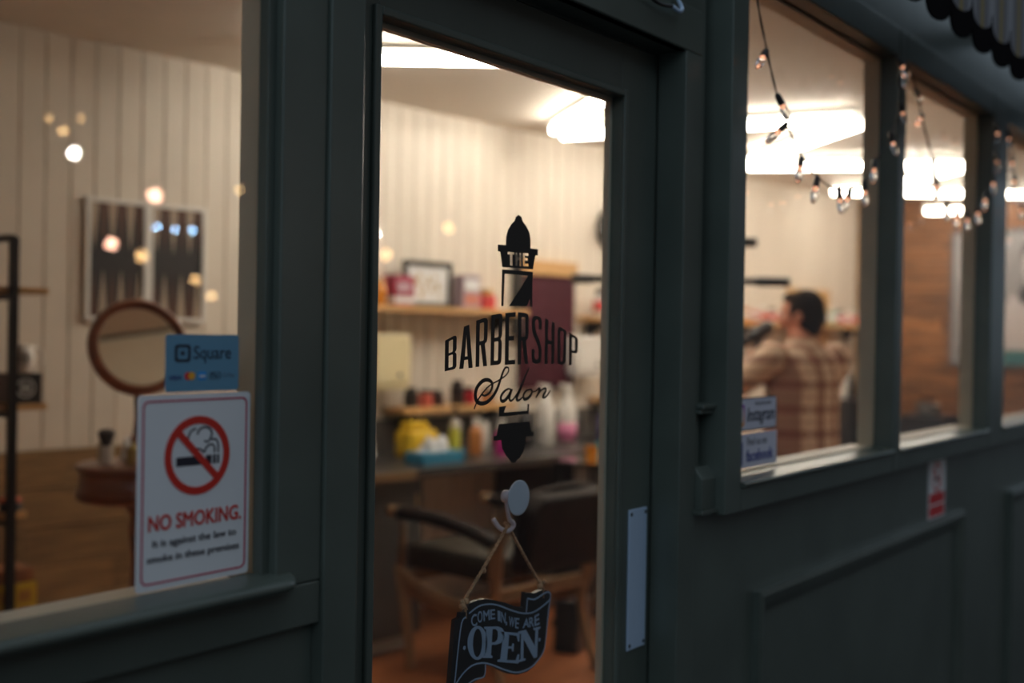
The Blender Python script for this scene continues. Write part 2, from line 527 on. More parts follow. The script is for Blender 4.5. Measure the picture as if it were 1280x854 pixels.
# three right-hand lights in one proud frame
def right_window(idx, x0, x1, xs0, xs1, label):
    m = MB()
    m.box(xs0, x0, -0.04, 0.055, 1.098, 2.27)                      # stile on its left
    w = struct('window_%d' % idx, m, PAINT, label, bevel=0.003)
    obj('head', MB().box(x0, x1, -0.04, 0.055, 2.195, 2.27), PAINT, w, bevel=0.003)
    obj('bottom_rail', MB().box(x0, x1, -0.04, 0.055, 1.098, 1.146), PAINT, w, bevel=0.003)
    sl = MB().prism([(-0.044, 1.1465), (-0.049, 1.150), (-0.0495, 1.154), (-0.044, 1.1575), (0.006, 1.162), (0.006, 1.1465)], x0, x1 + 0.03, 'x')
    sl = MB().prism([(-0.044, 1.1465), (-0.049, 1.150), (-0.0495, 1.154), (-0.044, 1.1575), (0.006, 1.162), (0.006, 1.1465)], x0 + 0.001, x1 - 0.001, 'x')
    obj('sill', sl, PAINT, w)
    pane(x0, x1, 1.146, 2.195, 0.008, w)
    lining(x0, x1, 1.146, 2.195, 0.0125, 0.056, w)
    inn = obj('inner_sill', MB().box(x0, x1, 0.0125, 0.075, 1.1505, 1.166, 0.002), PAINT_IN, w)
    return w
right_window(2, 2.10, 3.004, 2.03, 2.10, 'first window right of the door with social media stickers')
right_window(3, 3.062, 3.94, 3.004, 3.062, 'middle window right of the door')
w4 = right_window(4, 4.124, 5.0, 3.94, 4.124, 'window at the right edge behind the wide post')
obj('end_stile', MB().box(5.0, 5.08, -0.04, 0.055, 1.098, 2.27), PAINT, w4, bevel=0.003)

# ------------------------------------------------------------------ door
door = struct('door_1', MB().box(1.056, 1.144, 0.06, 0.095, 0.02, 1.984), PAINT, 'green grey glazed shop door with round suction hook and open sign', bevel=0.002)
obj('stile', MB().box(1.784, 1.907, 0.06, 0.095, 0.02, 1.984), PAINT, door, bevel=0.002)
obj('top_rail', MB().box(1.144, 1.784, 0.06, 0.095, 1.887, 1.984), PAINT, door, bevel=0.002)
obj('bottom_rail', MB().box(1.144, 1.784, 0.06, 0.095, 0.02, 0.32), PAINT, door, bevel=0.002)
def ring(x0, x1, z0, z1, w, y0, y1):
    m = MB()
    m.box(x0, x0 + w, y0, y1, z0, z1); m.box(x1 - w, x1, y0, y1, z0, z1)
    m.box(x0 + w, x1 - w, y0, y1, z0, z0 + w); m.box(x0 + w, x1 - w, y0, y1, z1 - w, z1)
    return m
obj('glazing_bead', ring(1.130, 1.797, 0.308, 1.900, 0.014, 0.052, 0.061), PAINT, door, bevel=0.003)
b = obj('inner_bead', ring(1.144, 1.784, 0.32, 1.887, 0.008, 0.081, 0.093), PAINT_IN, door); b['label'] = 'cream inner glazing bead'
pane(1.145, 1.783, 0.321, 1.886, 0.076, door)
pl = obj('push_plate', MB().box(1.829, 1.894, 0.056, 0.060, 0.857, 1.122, 0.0018), STEEL, door)
pl['label'] = 'brushed metal push plate'
for x in (1.836, 1.887):
    for z in (0.866, 1.113):
        obj('screw', MB().lathe([(0.0036, 0.0552), (0.0036, 0.0556), (0.001, 0.0562)], (x, 0, z), 10, 'y'), BLACKM, pl)
struct('trim_1', MB().box(1.04, 1.92, 0.0, 0.14, -0.15, 0.015), PAINT, 'door threshold', 'trim')
# door stop behind the jamb
st = MB()
st.box(1.03, 1.055, 0.0705, 0.1, 0.015, 2.0); st.box(1.908, 1.94, 0.062, 0.1, 0.015, 2.0); st.box(1.056, 1.907, 0.062, 0.1, 1.986, 2.0)
struct('trim_2', st, PAINT, 'door jamb and stop', 'trim')

# ------------------------------------------------------------------ room
SA, SB = -3.2, 7.18
DADO = 0.96
wb = struct('wall_back', MB().box(SA, SB + 0.1, 0.016, 0.10, 0.0, 2.62), BOARD_GAP, 'back wall of cream tongue and groove boards', loc=RP, rz=RZ)
BW = 0.1024
prof = [(-BW / 2 + 0.001, 0.016), (-BW / 2 + 0.001, 0.005), (-BW / 2 + 0.005, 0), (BW / 2 - 0.005, 0), (BW / 2 - 0.001, 0.005), (BW / 2 - 0.001, 0.016)]
bme = MB().prism(prof, DADO, 2.6, 'z').mesh('board'); bme.materials.append(BOARD)
bme2 = MB().prism(prof, 0.0, 2.6, 'z').mesh('board'); bme2.materials.append(BOARD)
k = 0
x = SA + BW / 2
while x < SB:
    link('board', bme if x < 1.15 else bme2, None, wb, (x, 0, 0))
    x += BW
# low planked dado, courses with staggered joints
rows = [(0.0, 0.15), (0.15, 0.315), (0.315, 0.505), (0.505, 0.655), (0.655, 0.81), (0.81, 0.96)]
random.seed(4)
for ri, (z0, z1) in enumerate(rows):
    x = SA + random.uniform(-0.4, 0)
    cuts = []
    while x < 1.15:
        L = random.uniform(0.5, 1.2)
        cuts.append((max(x, SA), min(x + L, 1.15))); x += L
    for a, b in cuts:
        if b - a > 0.04:
            d = random.uniform(0.0, 0.006)
            obj('dado_plank', MB().box(a + 0.0015, b - 0.0015, -0.018 - d, 0.012, z0 + 0.002, z1 - 0.002), PINE, wb)
# grey splashback behind the counter
obj('splashback', MB().box(1.15, 3.95, -0.012, 0.0, 0.82, 1.0), GREYP, wb)
# right wall of horizontal reclaimed planks: local x runs from the corner towards the street
wr = struct('wall_right', MB().box(0.0, 2.40, 0.02, 0.12, 0.0, 2.62), BOARD_GAP, 'right wall of orange brown horizontal planks', loc=RW(SB, 0), rz=RZ - PI / 2)
random.seed(11)
z = 0.0
while z < 2.59:
    h = min(random.choice((0.115, 0.14, 0.165)), 2.598 - z)
    x = -random.uniform(0, 0.9)
    while x < 2.38:
        L = random.uniform(0.7, 1.5)
        a, b = max(x, 0.02), min(x + L, 2.38)
        if b - a > 0.05:
            d = random.uniform(0, 0.012)
            obj('wall_plank', MB().box(a + 0.002, b - 0.002, -d, 0.02, z + 0.002, z + h - 0.002), RECLAIM, wr)
        x += L
    z += h
struct('trim_3', MB().box(SB - 0.06, SB - 0.015, -0.045, 0.0, 0.0, 2.6), PINE, 'corner batten where the boarded wall meets the planks', 'trim', loc=RP, rz=RZ)
struct('wall_left', MB().box(-3.42, 0.0, 0.0, 0.1, 0.0, 2.62), BOARD, 'plain cream left wall of the shop', loc=RW(SA, 0), rz=RZ + PI / 2)

# ------------------------------------------------------------------ strip lights in a zigzag on the ceiling
def strip_light(p0_, p1_, label, z=2.597, w=0.062):
    A, B = RW(*p0_), RW(*p1_)
    d = (B - A); L = d.length
    t = thing('strip_light', label, 'light', (A.x, A.y, z), math.atan2(d.y, d.x), 'strip lights zigzagging across the ceiling')
    obj('housing', MB().box(0, L, -w * 0.4, w * 0.4, -0.03, 0.0, 0.004), WHITEP, t)
    obj('lamp_tube', MB().tube([(0.02, 0, -0.058), (L - 0.02, 0, -0.058)], 0.019, seg=14), TUBE, t, smooth=True)
    for x in (0.0, L - 0.015):
        obj('end_cap', MB().box(x, x + 0.019, -0.016, 0.016, -0.074, -0.0305), WHITEP, t)
    return t
strip_light((0.87, 0.59), (1.86, 1.67), 'strip light crossing the top left corner of the door glass')
strip_light((2.78, 0.37), (1.95, 1.64), 'strip light slanting down to a point behind the right of the door glass')
strip_light((2.93, 0.29), (3.46, 1.78), 'strip light running level from the point to the first right window')
strip_light((4.39, 0.60), (3.59, 1.76), 'diagonal strip light in the first right window')
strip_light((4.52, 0.50), (5.28, 1.62), 'strip light below the diagonal, spanning first and middle right windows')
strip_light((6.02, 0.70), (5.36, 1.59), 'diagonal strip light in the middle right window')
strip_light((5.97, 0.34), (6.95, 1.42), 'lowest long strip light, spanning all three right windows')
hl = strip_light((6.38, 0.88), (6.62, 1.4), 'short strip light hung on rods low over the plank wall', z=2.455)
for x in (0.12, 0.45): obj('hanger_rod', MB().tube([(x, 0, -0.002), (x, 0, 0.14)], 0.004), CHROME, hl)

# ------------------------------------------------------------------ left window: rack, mirror stand, board
def in_room(name, label, cat, s, a, z=0.0, group=None, drz=0.0):
    return thing(name, label, cat, RW(s, a, z), RZ + drz, group)

def S1(name, mb, m, label, cat, s, a, z, group=None, **k):
    drz = k.pop('drz', 0.0)
    o = obj(name, mb, m, loc=RW(s, a, z), rz=RZ + drz, **k)
    return tag(o, label, cat, group)

# framed backgammon board on the wall
bg = in_room('backgammon_board', 'white framed folding backgammon board hung on the cream wall', 'board', 0.615, 0.002, 1.72)
W2, H2 = 0.275, 0.25
BGD = mat('board_dark_felt', (0.012, 0.01, 0.012), 0.5)
BGL = mat('board_pale_point', (0.42, 0.33, 0.25), 0.5)
BGR = mat('board_rust_point', (0.09, 0.035, 0.02), 0.5)
obj('backing', MB().box(-W2 + 0.01, W2 - 0.01, -0.012, 0.0, -H2 + 0.01, H2 - 0.01), BGD, bg)
for b in ((-W2, W2, H2 - 0.018, H2), (-W2, W2, -H2, -H2 + 0.018)):
    obj('frame_rail', MB().box(b[0], b[1], -0.022, 0.0, b[2], b[3], 0.002), WHITEP, bg)
for x0, x1 in ((-W2, -W2 + 0.018), (W2 - 0.018, W2), (-0.02, 0.02)):
    obj('frame_rail', MB().box(x0, x1, -0.0215, 0.0, -H2 + 0.018, H2 - 0.018, 0.002), WHITEP, bg)
for half in (-1, 1):
    x0 = -W2 + 0.018 if half < 0 else 0.02
    wd = (W2 - 0.038) / 6
    for i in range(6):
        xc = x0 + wd * (i + 0.5)
        for sgn in (1, -1):
            zb = sgn * (H2 - 0.018)
            light = (i + (sgn > 0)) % 2
            obj('point', MB().prism([(xc - wd * 0.46, zb), (xc, zb - sgn * 0.19), (xc + wd * 0.46, zb)], -0.0135, -0.012), BGL if light else BGR, bg)

# black metal and wood rack
rk = in_room('shelf_rack', 'black metal rack with wooden shelves at the left edge', 'shelf', -0.23, 0.67)
def bar(x0, x1, y0, y1, z0, z1): return MB().box(x0, x1, y0, y1, z0, z1, 0.001)
t = 0.026
for (x, y) in ((0, 0), (0, 0.38), (-0.75, 0), (-0.75, 0.38)):
    obj('post', bar(x - t / 2, x + t / 2, y - t / 2, y + t / 2, 0, 1.735), BLACKM, rk)
for z in (1.722, 1.53, 1.145, 0.79, 0.30):
    obj('crossbar', bar(-t / 2, t / 2, t / 2, 0.38 - t / 2, z, z + 0.022), BLACKM, rk)
    obj('crossbar', bar(-0.75 - t / 2, -0.75 + t / 2, t / 2, 0.38 - t / 2, z, z + 0.022), BLACKM, rk)
for z in (1.552, 1.167, 0.812, 0.322):
    sh = obj('shelf', MB().box(-0.86, 0.125 if z > 1 else 0.06, 0.014, 0.366, z, z + 0.022, 0.002), SHELFW, rk)
# mug and its box, tins, boxes on the rack  (rack local origin s=-0.23, a=0.67)
def rack_pt(x, y, z): return RW(-0.23 + x, 0.67 - y, z)
mug = thing('mug', 'white mug with a round black emblem standing on a black box', 'mug', rack_pt(0.055, 0.06, 1.289), RZ)
MUGW = mat('white_glaze', (0.8, 0.76, 0.7), 0.2)
obj('body', MB().lathe([(0.037, 0), (0.041, 0.004), (0.041, 0.094), (0.038, 0.094), (0.037, 0.008), (0.001, 0.007)], seg=24), MUGW, mug, smooth=True)
obj('handle', MB().tube(smooth2([(0.038, 0, 0.078), (0.062, 0, 0.08), (0.074, 0, 0.05), (0.062, 0, 0.02), (0.038, 0, 0.018)], 4), 0.006), MUGW, mug, smooth=True)
def emblem(parent, x, y, z, r, m, name='emblem'):
    me = curve_fill([circ(0, 0, r), circ(0, 0, r * 0.86)], 0.0006)
    e = link(name, me, m, parent, (x, y, z))
    lt = MB()
    for k in range(3):
        lt.box(-r * 0.5 + k * r * 0.36, -r * 0.5 + k * r * 0.36 + r * 0.24, -0.0003, 0.0003, -r * 0.25, r * 0.25)
    lt.box(-r * 0.6, r * 0.6, -0.0003, 0.0003, -r * 0.5, -r * 0.4); lt.box(-r * 0.6, r * 0.6, -0.0003, 0.0003, r * 0.4, r * 0.5)
    obj('lettering', lt, m, e)
emblem(mug, -0.006, -0.0425, 0.05, 0.021, BLACKP)
bx = thing('mug_box', 'black box with a round white emblem under the white mug', 'box', rack_pt(0.045, 0.07, 1.189), RZ)
obj('carton', MB().box(-0.055, 0.062, -0.05, 0.05, 0, 0.1, 0.001), BLACKP, bx)
emblem(bx, 0.008, -0.0512, 0.052, 0.032, WHITE)
S1('tea_tin', MB().box(-0.05, 0.05, -0.05, 0.05, 0, 0.085, 0.004), mat('red_tin', (0.45, 0.02, 0.03), 0.35), 'red tin on the middle rack shelf at the frame edge', 'tin', -0.36, 0.55, 1.189)
S1('paper_cup', MB().lathe([(0.03, 0), (0.038, 0.07), (0.036, 0.07), (0.028, 0.004)], seg=18), WHITEP, 'small white cup on the red tin at the left edge', 'cup', -0.36, 0.55, 1.2745, smooth=True)
S1('copper_jar', MB().lathe([(0.03, 0), (0.036, 0.01), (0.036, 0.05), (0.028, 0.065), (0.02, 0.07)], seg=18), mat('copper', (0.6, 0.25, 0.1), 0.3, metal=0.8), 'small copper jar on the top rack shelf', 'jar', -0.36, 0.53, 1.5745, smooth=True)
POM = mat('orange_lid', (0.5, 0.08, 0.02), 0.4)
for i, (x, y, lb) in enumerate(((0.02, 0.05, 'black pomade tin with orange lid at the right end of the row'), (-0.055, 0.07, 'black pomade tin with orange lid behind the rack post'),
                                (-0.14, 0.09, 'black pomade tin with orange lid at the frame edge'))):
    p = thing('pomade_tin', lb, 'tin', rack_pt(x, y, 0.834), RZ, 'pomade tins on the third rack shelf')
    obj('can', MB().lathe([(0.033, 0), (0.035, 0.002), (0.035, 0.028), (0.033, 0.03)], seg=20), BLACKP, p, smooth=True)
    obj('lid', MB().lathe([(0.0355, 0.0301), (0.0355, 0.042), (0.033, 0.044)], seg=20), POM, p, smooth=True)
YEL = mat('yellow_carton', (0.62, 0.40, 0.02), 0.5)
for i, (x, y) in enumerate(((0.03, 0.085), (-0.12, 0.09))):
    p = thing('snack_carton', ('yellow carton of brown bars right of the rack post' if i == 0 else 'yellow carton of brown bars left of the rack post'), 'carton', rack_pt(x, y, 0.344 + 0.0), RZ)
    obj('carton', MB().box(-0.068, 0.068, -0.07, 0.07, 0, 0.25, 0.002), YEL, p)
    obj('contents', MB().box(-0.062, 0.062, -0.064, 0.064, 0.2505, 0.30, 0.012), mat('brown_wrap', (0.24, 0.08, 0.025), 0.4), p)
    pr = MB()
    for r in range(4):
        for c_ in range(2):
            pr.box(-0.052 + c_ * 0.058, -0.012 + c_ * 0.058, -0.0712, -0.07, 0.03 + r * 0.054, 0.065 + r * 0.054)
    obj('print', pr, mat('carton_print', (0.42, 0.2, 0.03), 0.5), p)

# mahogany shaving stand with round mirror
ms = in_room('shaving_stand', 'round mahogany pedestal stand carrying a round tilting mirror', 'stand', 0.0, 1.07)
top = MB().lathe([(0.176, 0.905), (0.186, 0.912), (0.19, 0.93), (0.18, 0.945), (0.176, 0.99), (0.182, 0.995), (0.19, 1.004), (0.188, 1.016), (0.178, 1.02)], seg=40)
autosmooth(obj('drum_top', top, MAHOG, ms), 35)
autosmooth(obj('pedestal', MB().lathe([(0.05, 0.16), (0.055, 0.2), (0.03, 0.24), (0.022, 0.32), (0.034, 0.42), (0.024, 0.52), (0.021, 0.72), (0.03, 0.8), (0.024, 0.85), (0.05, 0.905)], seg=20), MAHOG, ms), 50)
for k_ in range(3):
    a = k_ * 2 * PI / 3 + 0.5
    obj('leg', MB().tube(smooth2([(0.03 * math.cos(a), 0.03 * math.sin(a), 0.2), (0.13 * math.cos(a), 0.13 * math.sin(a), 0.17), (0.22 * math.cos(a), 0.22 * math.sin(a), 0.05), (0.27 * math.cos(a), 0.27 * math.sin(a), 0.016)], 5), [0.024] * 10 + [0.018] * 5 + [0.016]), MAHOG, ms, smooth=True)
obj('mirror_post', MB().lathe([(0.03, 1.02), (0.022, 1.03), (0.011, 1.06), (0.016, 1.11), (0.01, 1.16), (0.013, 1.232)], (0, 0.01, 0), 14), MAHOG, ms, smooth=True)
mr = bpy.data.objects.new('mirror', None); COL.objects.link(mr); mr.parent = ms
mr.location = (0.0, 0.01, 1.385); mr.rotation_euler = (math.radians(-16), 0, math.radians(-12))
pr = [(0.128, 0.0), (0.128, -0.012), (0.136, -0.02), (0.148, -0.02), (0.157, -0.01), (0.157, 0.012), (0.128, 0.012)]
me_ = MB(); v = []; fs = []; SG = 48
for k_ in range(SG):
    a = 2 * PI * k_ / SG
    for r, y in pr:
        v.append((r * math.cos(a), y, r * math.sin(a)))
for k_ in range(SG):
    for j in range(len(pr)):
        j2 = (j + 1) % len(pr); k2 = (k_ + 1) % SG
        fs.append((k_ * len(pr) + j, k_ * len(pr) + j2, k2 * len(pr) + j2, k2 * len(pr) + j))
me_.add(v, fs)
autosmooth(obj('mirror_frame', me_, MAHOG, mr), 45)
obj('mirror_glass', MB().lathe([(0.129, -0.004), (0.129, 0.004)], seg=48, axis='y'), MIRROR, mr)

def bottle(name, label, cat, loc, prof, m, cap=None, capm=None, seg=16, group=None, capname='cap', lab=None):
    t_ = thing(name, label, cat, loc, RZ, group)
    autosmooth(obj('body', MB().lathe(prof, seg=seg), m, t_), 45)
    if cap: autosmooth(obj(capname, MB().lathe(cap, seg=seg), capm, t_), 45)
    if lab:
        r, z0, z1, lm = lab
        obj('paper_label', MB().lathe([(r, z0), (r, z1)], seg=seg), lm, t_, smooth=True)
    return t_
ZT = 1.0205
bottle('shaving_brush', 'shaving brush with grey bristles on the round stand', 'brush', RW(-0.1, 1.05, ZT), [(0.018, 0), (0.02, 0.01), (0.013, 0.03), (0.016, 0.05), (0.011, 0.055)], WHITEP,
       [(0.011, 0.0555), (0.022, 0.08), (0.026, 0.1), (0.015, 0.108)], mat('grey_bristle', (0.09, 0.08, 0.08), 0.8), capname='bristles')
OILM = mat('amber_oil_glass', (0.55, 0.42, 0.14), 0.1, spec=0.6)
bottle('oil_bottle', 'small bottle of yellow oil on the round stand', 'bottle', RW(-0.045, 1.12, ZT), [(0.02, 0), (0.022, 0.004), (0.022, 0.05), (0.009, 0.062), (0.009, 0.072)], OILM, [(0.012, 0.0721), (0.012, 0.09)], MAHOG)
bottle('oil_bottle', 'clear bottle with pale label behind the yellow oil bottle', 'bottle', RW(-0.075, 1.0, ZT), [(0.022, 0), (0.024, 0.004), (0.024, 0.06), (0.009, 0.072), (0.009, 0.08)], mat('clear_bottle', (0.6, 0.55, 0.45), 0.15), [(0.011, 0.0801), (0.011, 0.096)], BLACKP)
S1('tent_card', MB().prism([(-0.03, 0), (0.0, 0.075), (0.03, 0), (0.028, 0), (0.0, 0.071), (-0.028, 0)], -0.035, 0.035, 'x'), WHITE, 'white folded card on the round stand beside the mirror post', 'card', 0.03, 0.99, ZT)

# ------------------------------------------------------------------ shelves and wall fittings seen through the door
def shelf(name, s0, s1, z, d, label):
    t_ = in_room(name, label, 'shelf', s0, 0.0, z)
    obj('plank', MB().box(0, s1 - s0, -d, -0.001, -0.03, 0.0, 0.003), SHELFW, t_)
    n_ = max(2, int((s1 - s0) / 0.7))
    for i in range(n_):
        x = 0.1 + i * (s1 - s0 - 0.2) / (n_ - 1)
        obj('bracket', MB().prism([(-0.001, -0.03), (-d * 0.8, -0.03), (-d * 0.8, -0.042), (-0.012, -0.13), (-0.001, -0.13)], x - 0.01, x + 0.01, 'x'), BLACKM, t_)
    return t_
shelf('wall_shelf', 1.45, 2.82, 1.575, 0.19, 'upper oak shelf left of the burgundy panel')
shelf('wall_shelf', 3.45, 7.0, 1.555, 0.19, 'long oak shelf right of the burgundy panel')
shelf('wall_shelf', 1.93, 2.75, 1.065, 0.17, 'lower oak shelf above the counter, left')
shelf('wall_shelf', 3.58, 4.4, 1.065, 0.17, 'lower oak shelf above the counter, by the door edge')
# burgundy panel with wooden head
bp_ = in_room('wall_panel', 'tall burgundy panel with an orange wooden head rail and black edge', 'panel', 2.88, 0.0, 1.13)
obj('board', MB().box(0.05, 0.50, -0.045, -0.002, 0.0, 0.655), BURG, bp_)
obj('head_rail', MB().box(0.03, 0.51, -0.06, -0.002, 0.656, 0.74, 0.003), SHELFW, bp_)
obj('side_edge', MB().box(-0.01, 0.049, -0.05, -0.002, 0.3, 0.78), BLACKP, bp_)
# dispensers
def dispenser(label, s, z0, w, h, m):
    d_ = in_room('towel_dispenser', label, 'dispenser', s, 0.0, z0)
    obj('case', MB().box(-w / 2, w / 2, -0.13, -0.002, 0.02, h, 0.018), m, d_)
    obj('tray', MB().box(-w / 2 + 0.01, w / 2 - 0.01, -0.12, -0.004, -0.002, 0.0195, 0.003), m, d_)
    obj('lock', MB().lathe([(0.012, -0.135), (0.012, -0.129)], (w * 0.18, 0, 0.07), 12, 'y'), GREYP, d_)
    return d_
d1 = dispenser('cream paper towel dispenser on the wall under the upper shelf', 1.885, 1.16, 0.24, 0.275, CREAMP)
dispenser('white towel dispenser right of the burgundy panel', 3.45, 1.2, 0.27, 0.24, WHITEP)
S1('power_cord', MB().tube(smooth2([(0, -0.02, 0.312), (-0.005, -0.03, 0.2), (-0.02, -0.05, 0.08), (-0.05, -0.1, 0.0), (-0.09, -0.14, 0.0)], 5), 0.008), WHITEP, 'white cord hanging from the cream dispenser to the counter', 'cord', 1.84, 0.0, 0.838, smooth=True)
# things on the upper shelf
ZU = 1.5755
AMB = mat('amber_glass', (0.55, 0.2, 0.02), 0.15)
bottle('amber_jar', 'amber jar at the left end of the upper shelf', 'jar', RW(1.80, 0.1, ZU), [(0.04, 0), (0.045, 0.01), (0.045, 0.09), (0.03, 0.11)], AMB, [(0.034, 0.1105), (0.034, 0.13)], SHELFW)
CRIM = mat('crimson_print', (0.3, 0.02, 0.06), 0.5)
gb = in_room('gift_box', 'crimson and white patterned gift box on the upper shelf', 'box', 1.94, 0.1, ZU)
obj('carton', MB().box(-0.07, 0.06, -0.05, 0.05, 0, 0.15, 0.003), CRIM, gb)
obj('pale_band', MB().box(-0.072, 0.062, -0.052, 0.052, 0.015, 0.045), WHITE, gb)
obj('pale_band', MB().box(-0.055, 0.03, -0.052, 0.052, 0.07, 0.115), mat('pale_mauve', (0.5, 0.35, 0.42), 0.5), gb)
pf = in_room('picture_frame', 'dark framed white print leaning on the upper shelf', 'frame', 2.165, 0.06, ZU)
obj('frame_rim', ring(-0.17, 0.165, 0.0, 0.235, 0.024, -0.02, 0.0), BLACKP, pf)
obj('print', MB().box(-0.146, 0.141, -0.010, -0.004, 0.024, 0.211), WHITE, pf)
pm = MB(); random.seed(3)
for k_ in range(16):
    a, b = random.uniform(-0.12, 0.1), random.uniform(0.04, 0.15)
    pm.box(a, a + 0.02, -0.011, -0.010, b, b + random.uniform(0.012, 0.04))

mo = obj('print_motif', pm, mat('print_tan', (0.5, 0.4, 0.25), 0.6), pf); mo['kind'] = 'stuff'
MAUVE = mat('mauve_carton', (0.36, 0.28, 0.34), 0.5)
cb = in_room('product_box', 'mauve and white product carton right of the framed print', 'box', 2.41, 0.1, ZU)
obj('carton', MB().box(-0.055, 0.07, -0.04, 0.04, 0, 0.175, 0.002), MAUVE, cb)
obj('panel_print', MB().box(-0.045, 0.058, -0.0412, -0.04, 0.02, 0.075), mat('salmon', (0.55, 0.2, 0.15), 0.5), cb)
obj('panel_print', MB().box(-0.045, 0.058, -0.0412, -0.04, 0.095, 0.15), WHITE, cb)
CORAL = mat('coral_jar', (0.6, 0.06, 0.06), 0.4)
bottle('wax_jar', 'coral red jar with a gold lid on the upper shelf', 'jar', RW(2.57, 0.1, ZU), [(0.05, 0), (0.053, 0.005), (0.053, 0.07), (0.05, 0.075)], CORAL, [(0.035, 0.0755), (0.035, 0.105)], mat('gold_lid', (0.5, 0.33, 0.1), 0.35, metal=0.4))
ZV = 1.5555
cols = [((0.7, 0.68, 0.66), 'white'), ((0.62, 0.24, 0.05), 'orange'), ((0.45, 0.3, 0.1), 'tan'), ((0.55, 0.07, 0.06), 'red'), ((0.66, 0.6, 0.5), 'cream'), ((0.2, 0.35, 0.25), 'green')]
spots = [(3.55, 0.17, 0, 'carton beside the burgundy panel'), (3.63, 0.12, 1, 'jar on the long shelf near the door edge'), (3.72, 0.15, 2, 'bottle on the long shelf at the door edge'),
         (5.22, 0.13, 1, 'bottle on the long shelf at the left of the window'), (5.34, 0.1, 3, 'jar second from the left of the window shelf'), (5.45, 0.12, 4, 'bottle third from the left of the window shelf'),
         (5.58, 0.11, 0, 'bottle on the long shelf in front of the man'), (5.68, 0.1, 1, 'jar on the long shelf next to his hair'),
         (6.52, 0.14, 5, 'round tin on the shelf right of the man'), (6.64, 0.12, 0, 'tub on the shelf right of the man'), (6.76, 0.1, 3, 'jar on the shelf near the corner'), (6.87, 0.12, 4, 'tub at the right end of the long shelf')]
for s_, h_, ci, lb in spots:
    c_, cn = cols[ci]
    bottle('grooming_product', cn + ' ' + lb, 'product', RW(s_, 0.1, ZV), [(0.036, 0), (0.04, 0.006), (0.04, h_ * 0.7), (0.02, h_ * 0.78)], mat('product_' + cn, c_, 0.4),
           [(0.024, h_ * 0.781), (0.024, h_)], WHITEP if ci != 0 else BLACKP, lab=(0.0405, h_ * 0.2, h_ * 0.55, WHITE if ci not in (0, 4) else CORAL))
# things on the lower shelf
ZL = 1.0655
low = [(2.04, 0.10, (0.02, 0.02, 0.02), 'black spray can at the left of the lower shelf'), (2.14, 0.085, (0.6, 0.13, 0.1), 'salmon tub on the lower shelf'), (2.22, 0.08, (0.05, 0.03, 0.03), 'dark jar on the lower shelf'),
       (2.37, 0.13, (0.03, 0.02, 0.02), 'tall black bottle in the middle of the lower shelf'), (2.46, 0.09, (0.45, 0.02, 0.04), 'red jar on the lower shelf'), (2.60, 0.08, (0.4, 0.2, 0.1), 'tan pot at the right of the lower shelf'),
       (3.70, 0.09, (0.5, 0.25, 0.1), 'tan jar on the lower shelf by the door edge')]
for s_, h_, c_, lb in low:
    nm = 'lowshelf_%s' % lb.split()[0]
    bottle('grooming_product', lb, 'product', RW(s_, 0.09, ZL), [(0.036, 0), (0.038, 0.004), (0.038, h_ * 0.75), (0.026, h_ * 0.8)], mat(nm, c_, 0.35), [(0.028, h_ * 0.801), (0.028, h_)], BLACKP)
# wall clock, wooden mirror, poster
ck = in_room('wall_clock', 'round black rimmed clock half hidden by the door stile', 'clock', 3.75, 0.0, 2.1)
obj('rim', MB().lathe([(0.115, -0.002), (0.13, -0.012), (0.13, -0.04), (0.112, -0.05), (0.108, -0.03)], seg=36, axis='y'), BLACKM, ck, smooth=True)
obj('dial', MB().lathe([(0.108, -0.031), (0.108, -0.029)], seg=36, axis='y'), mat('silver_dial', (0.5, 0.5, 0.5), 0.2, metal=0.5), ck)
obj('hand', MB().box(-0.003, 0.003, -0.034, -0.032, 0.0, 0.08), BLACKP, ck)
obj('hand', MB().box(0.0, 0.055, -0.036, -0.0345, -0.004, 0.004), BLACKP, ck)
wm = in_room('barber_mirror', 'wooden framed mirror behind the man in the plaid shirt', 'mirror', 6.28, 0.0, 1.0)
obj('mirror_frame', ring(-0.32, 0.32, 0.0, 0.83, 0.06, -0.035, -0.001), SHELFW, wm, bevel=0.003)
obj('mirror_glass', MB().box(-0.26, 0.26, -0.02, -0.012, 0.06, 0.77), MIRROR, wm)

# poster on the plank wall: local x runs towards the street
ps = thing('poster', 'large framed black and white portrait with teal foot band on plank wall', 'poster', RW(SB, 0.79, 1.25) - RD * 0.014, RZ - PI / 2)
PW, PH = 1.5, 1.06
obj('poster_frame', ring(0, PW, 0.0, PH, 0.02, -0.03, -0.001), mat('dark_silver_frame', (0.1, 0.1, 0.11), 0.4), ps)
obj('paper', MB().box(0.02, PW - 0.02, -0.012, -0.004, 0.02, PH - 0.02), mat('grey_photo_paper', (0.30, 0.28, 0.285), 0.3), ps)
obj('foot_band', MB().box(0.2, PW - 0.02, -0.0135, -0.012, 0.02, 0.13), mat('teal_band', (0.04, 0.15, 0.16), 0.4), ps)
def flat(pts, y, m, nm): return link(nm, curve_fill([smooth2(pts + [pts[0]], 5)[:-1]], 0.001), m, ps, (0, y, 0))
flat([(0.42, 0.131), (0.40, 0.4), (0.48, 0.56), (0.62, 0.62), (0.74, 0.62), (0.92, 0.6), (1.05, 0.5), (1.1, 0.3), (1.08, 0.131), (0.8, 0.129)], -0.0132, mat('photo_mid', (0.62, 0.56, 0.56), 0.4), 'printed_figure')
flat([(0.58, 0.62), (0.55, 0.78), (0.6, 0.93), (0.72, 0.97), (0.85, 0.92), (0.88, 0.76), (0.82, 0.62), (0.7, 0.56)], -0.0140, mat('photo_light', (0.74, 0.72, 0.72), 0.4), 'printed_head')
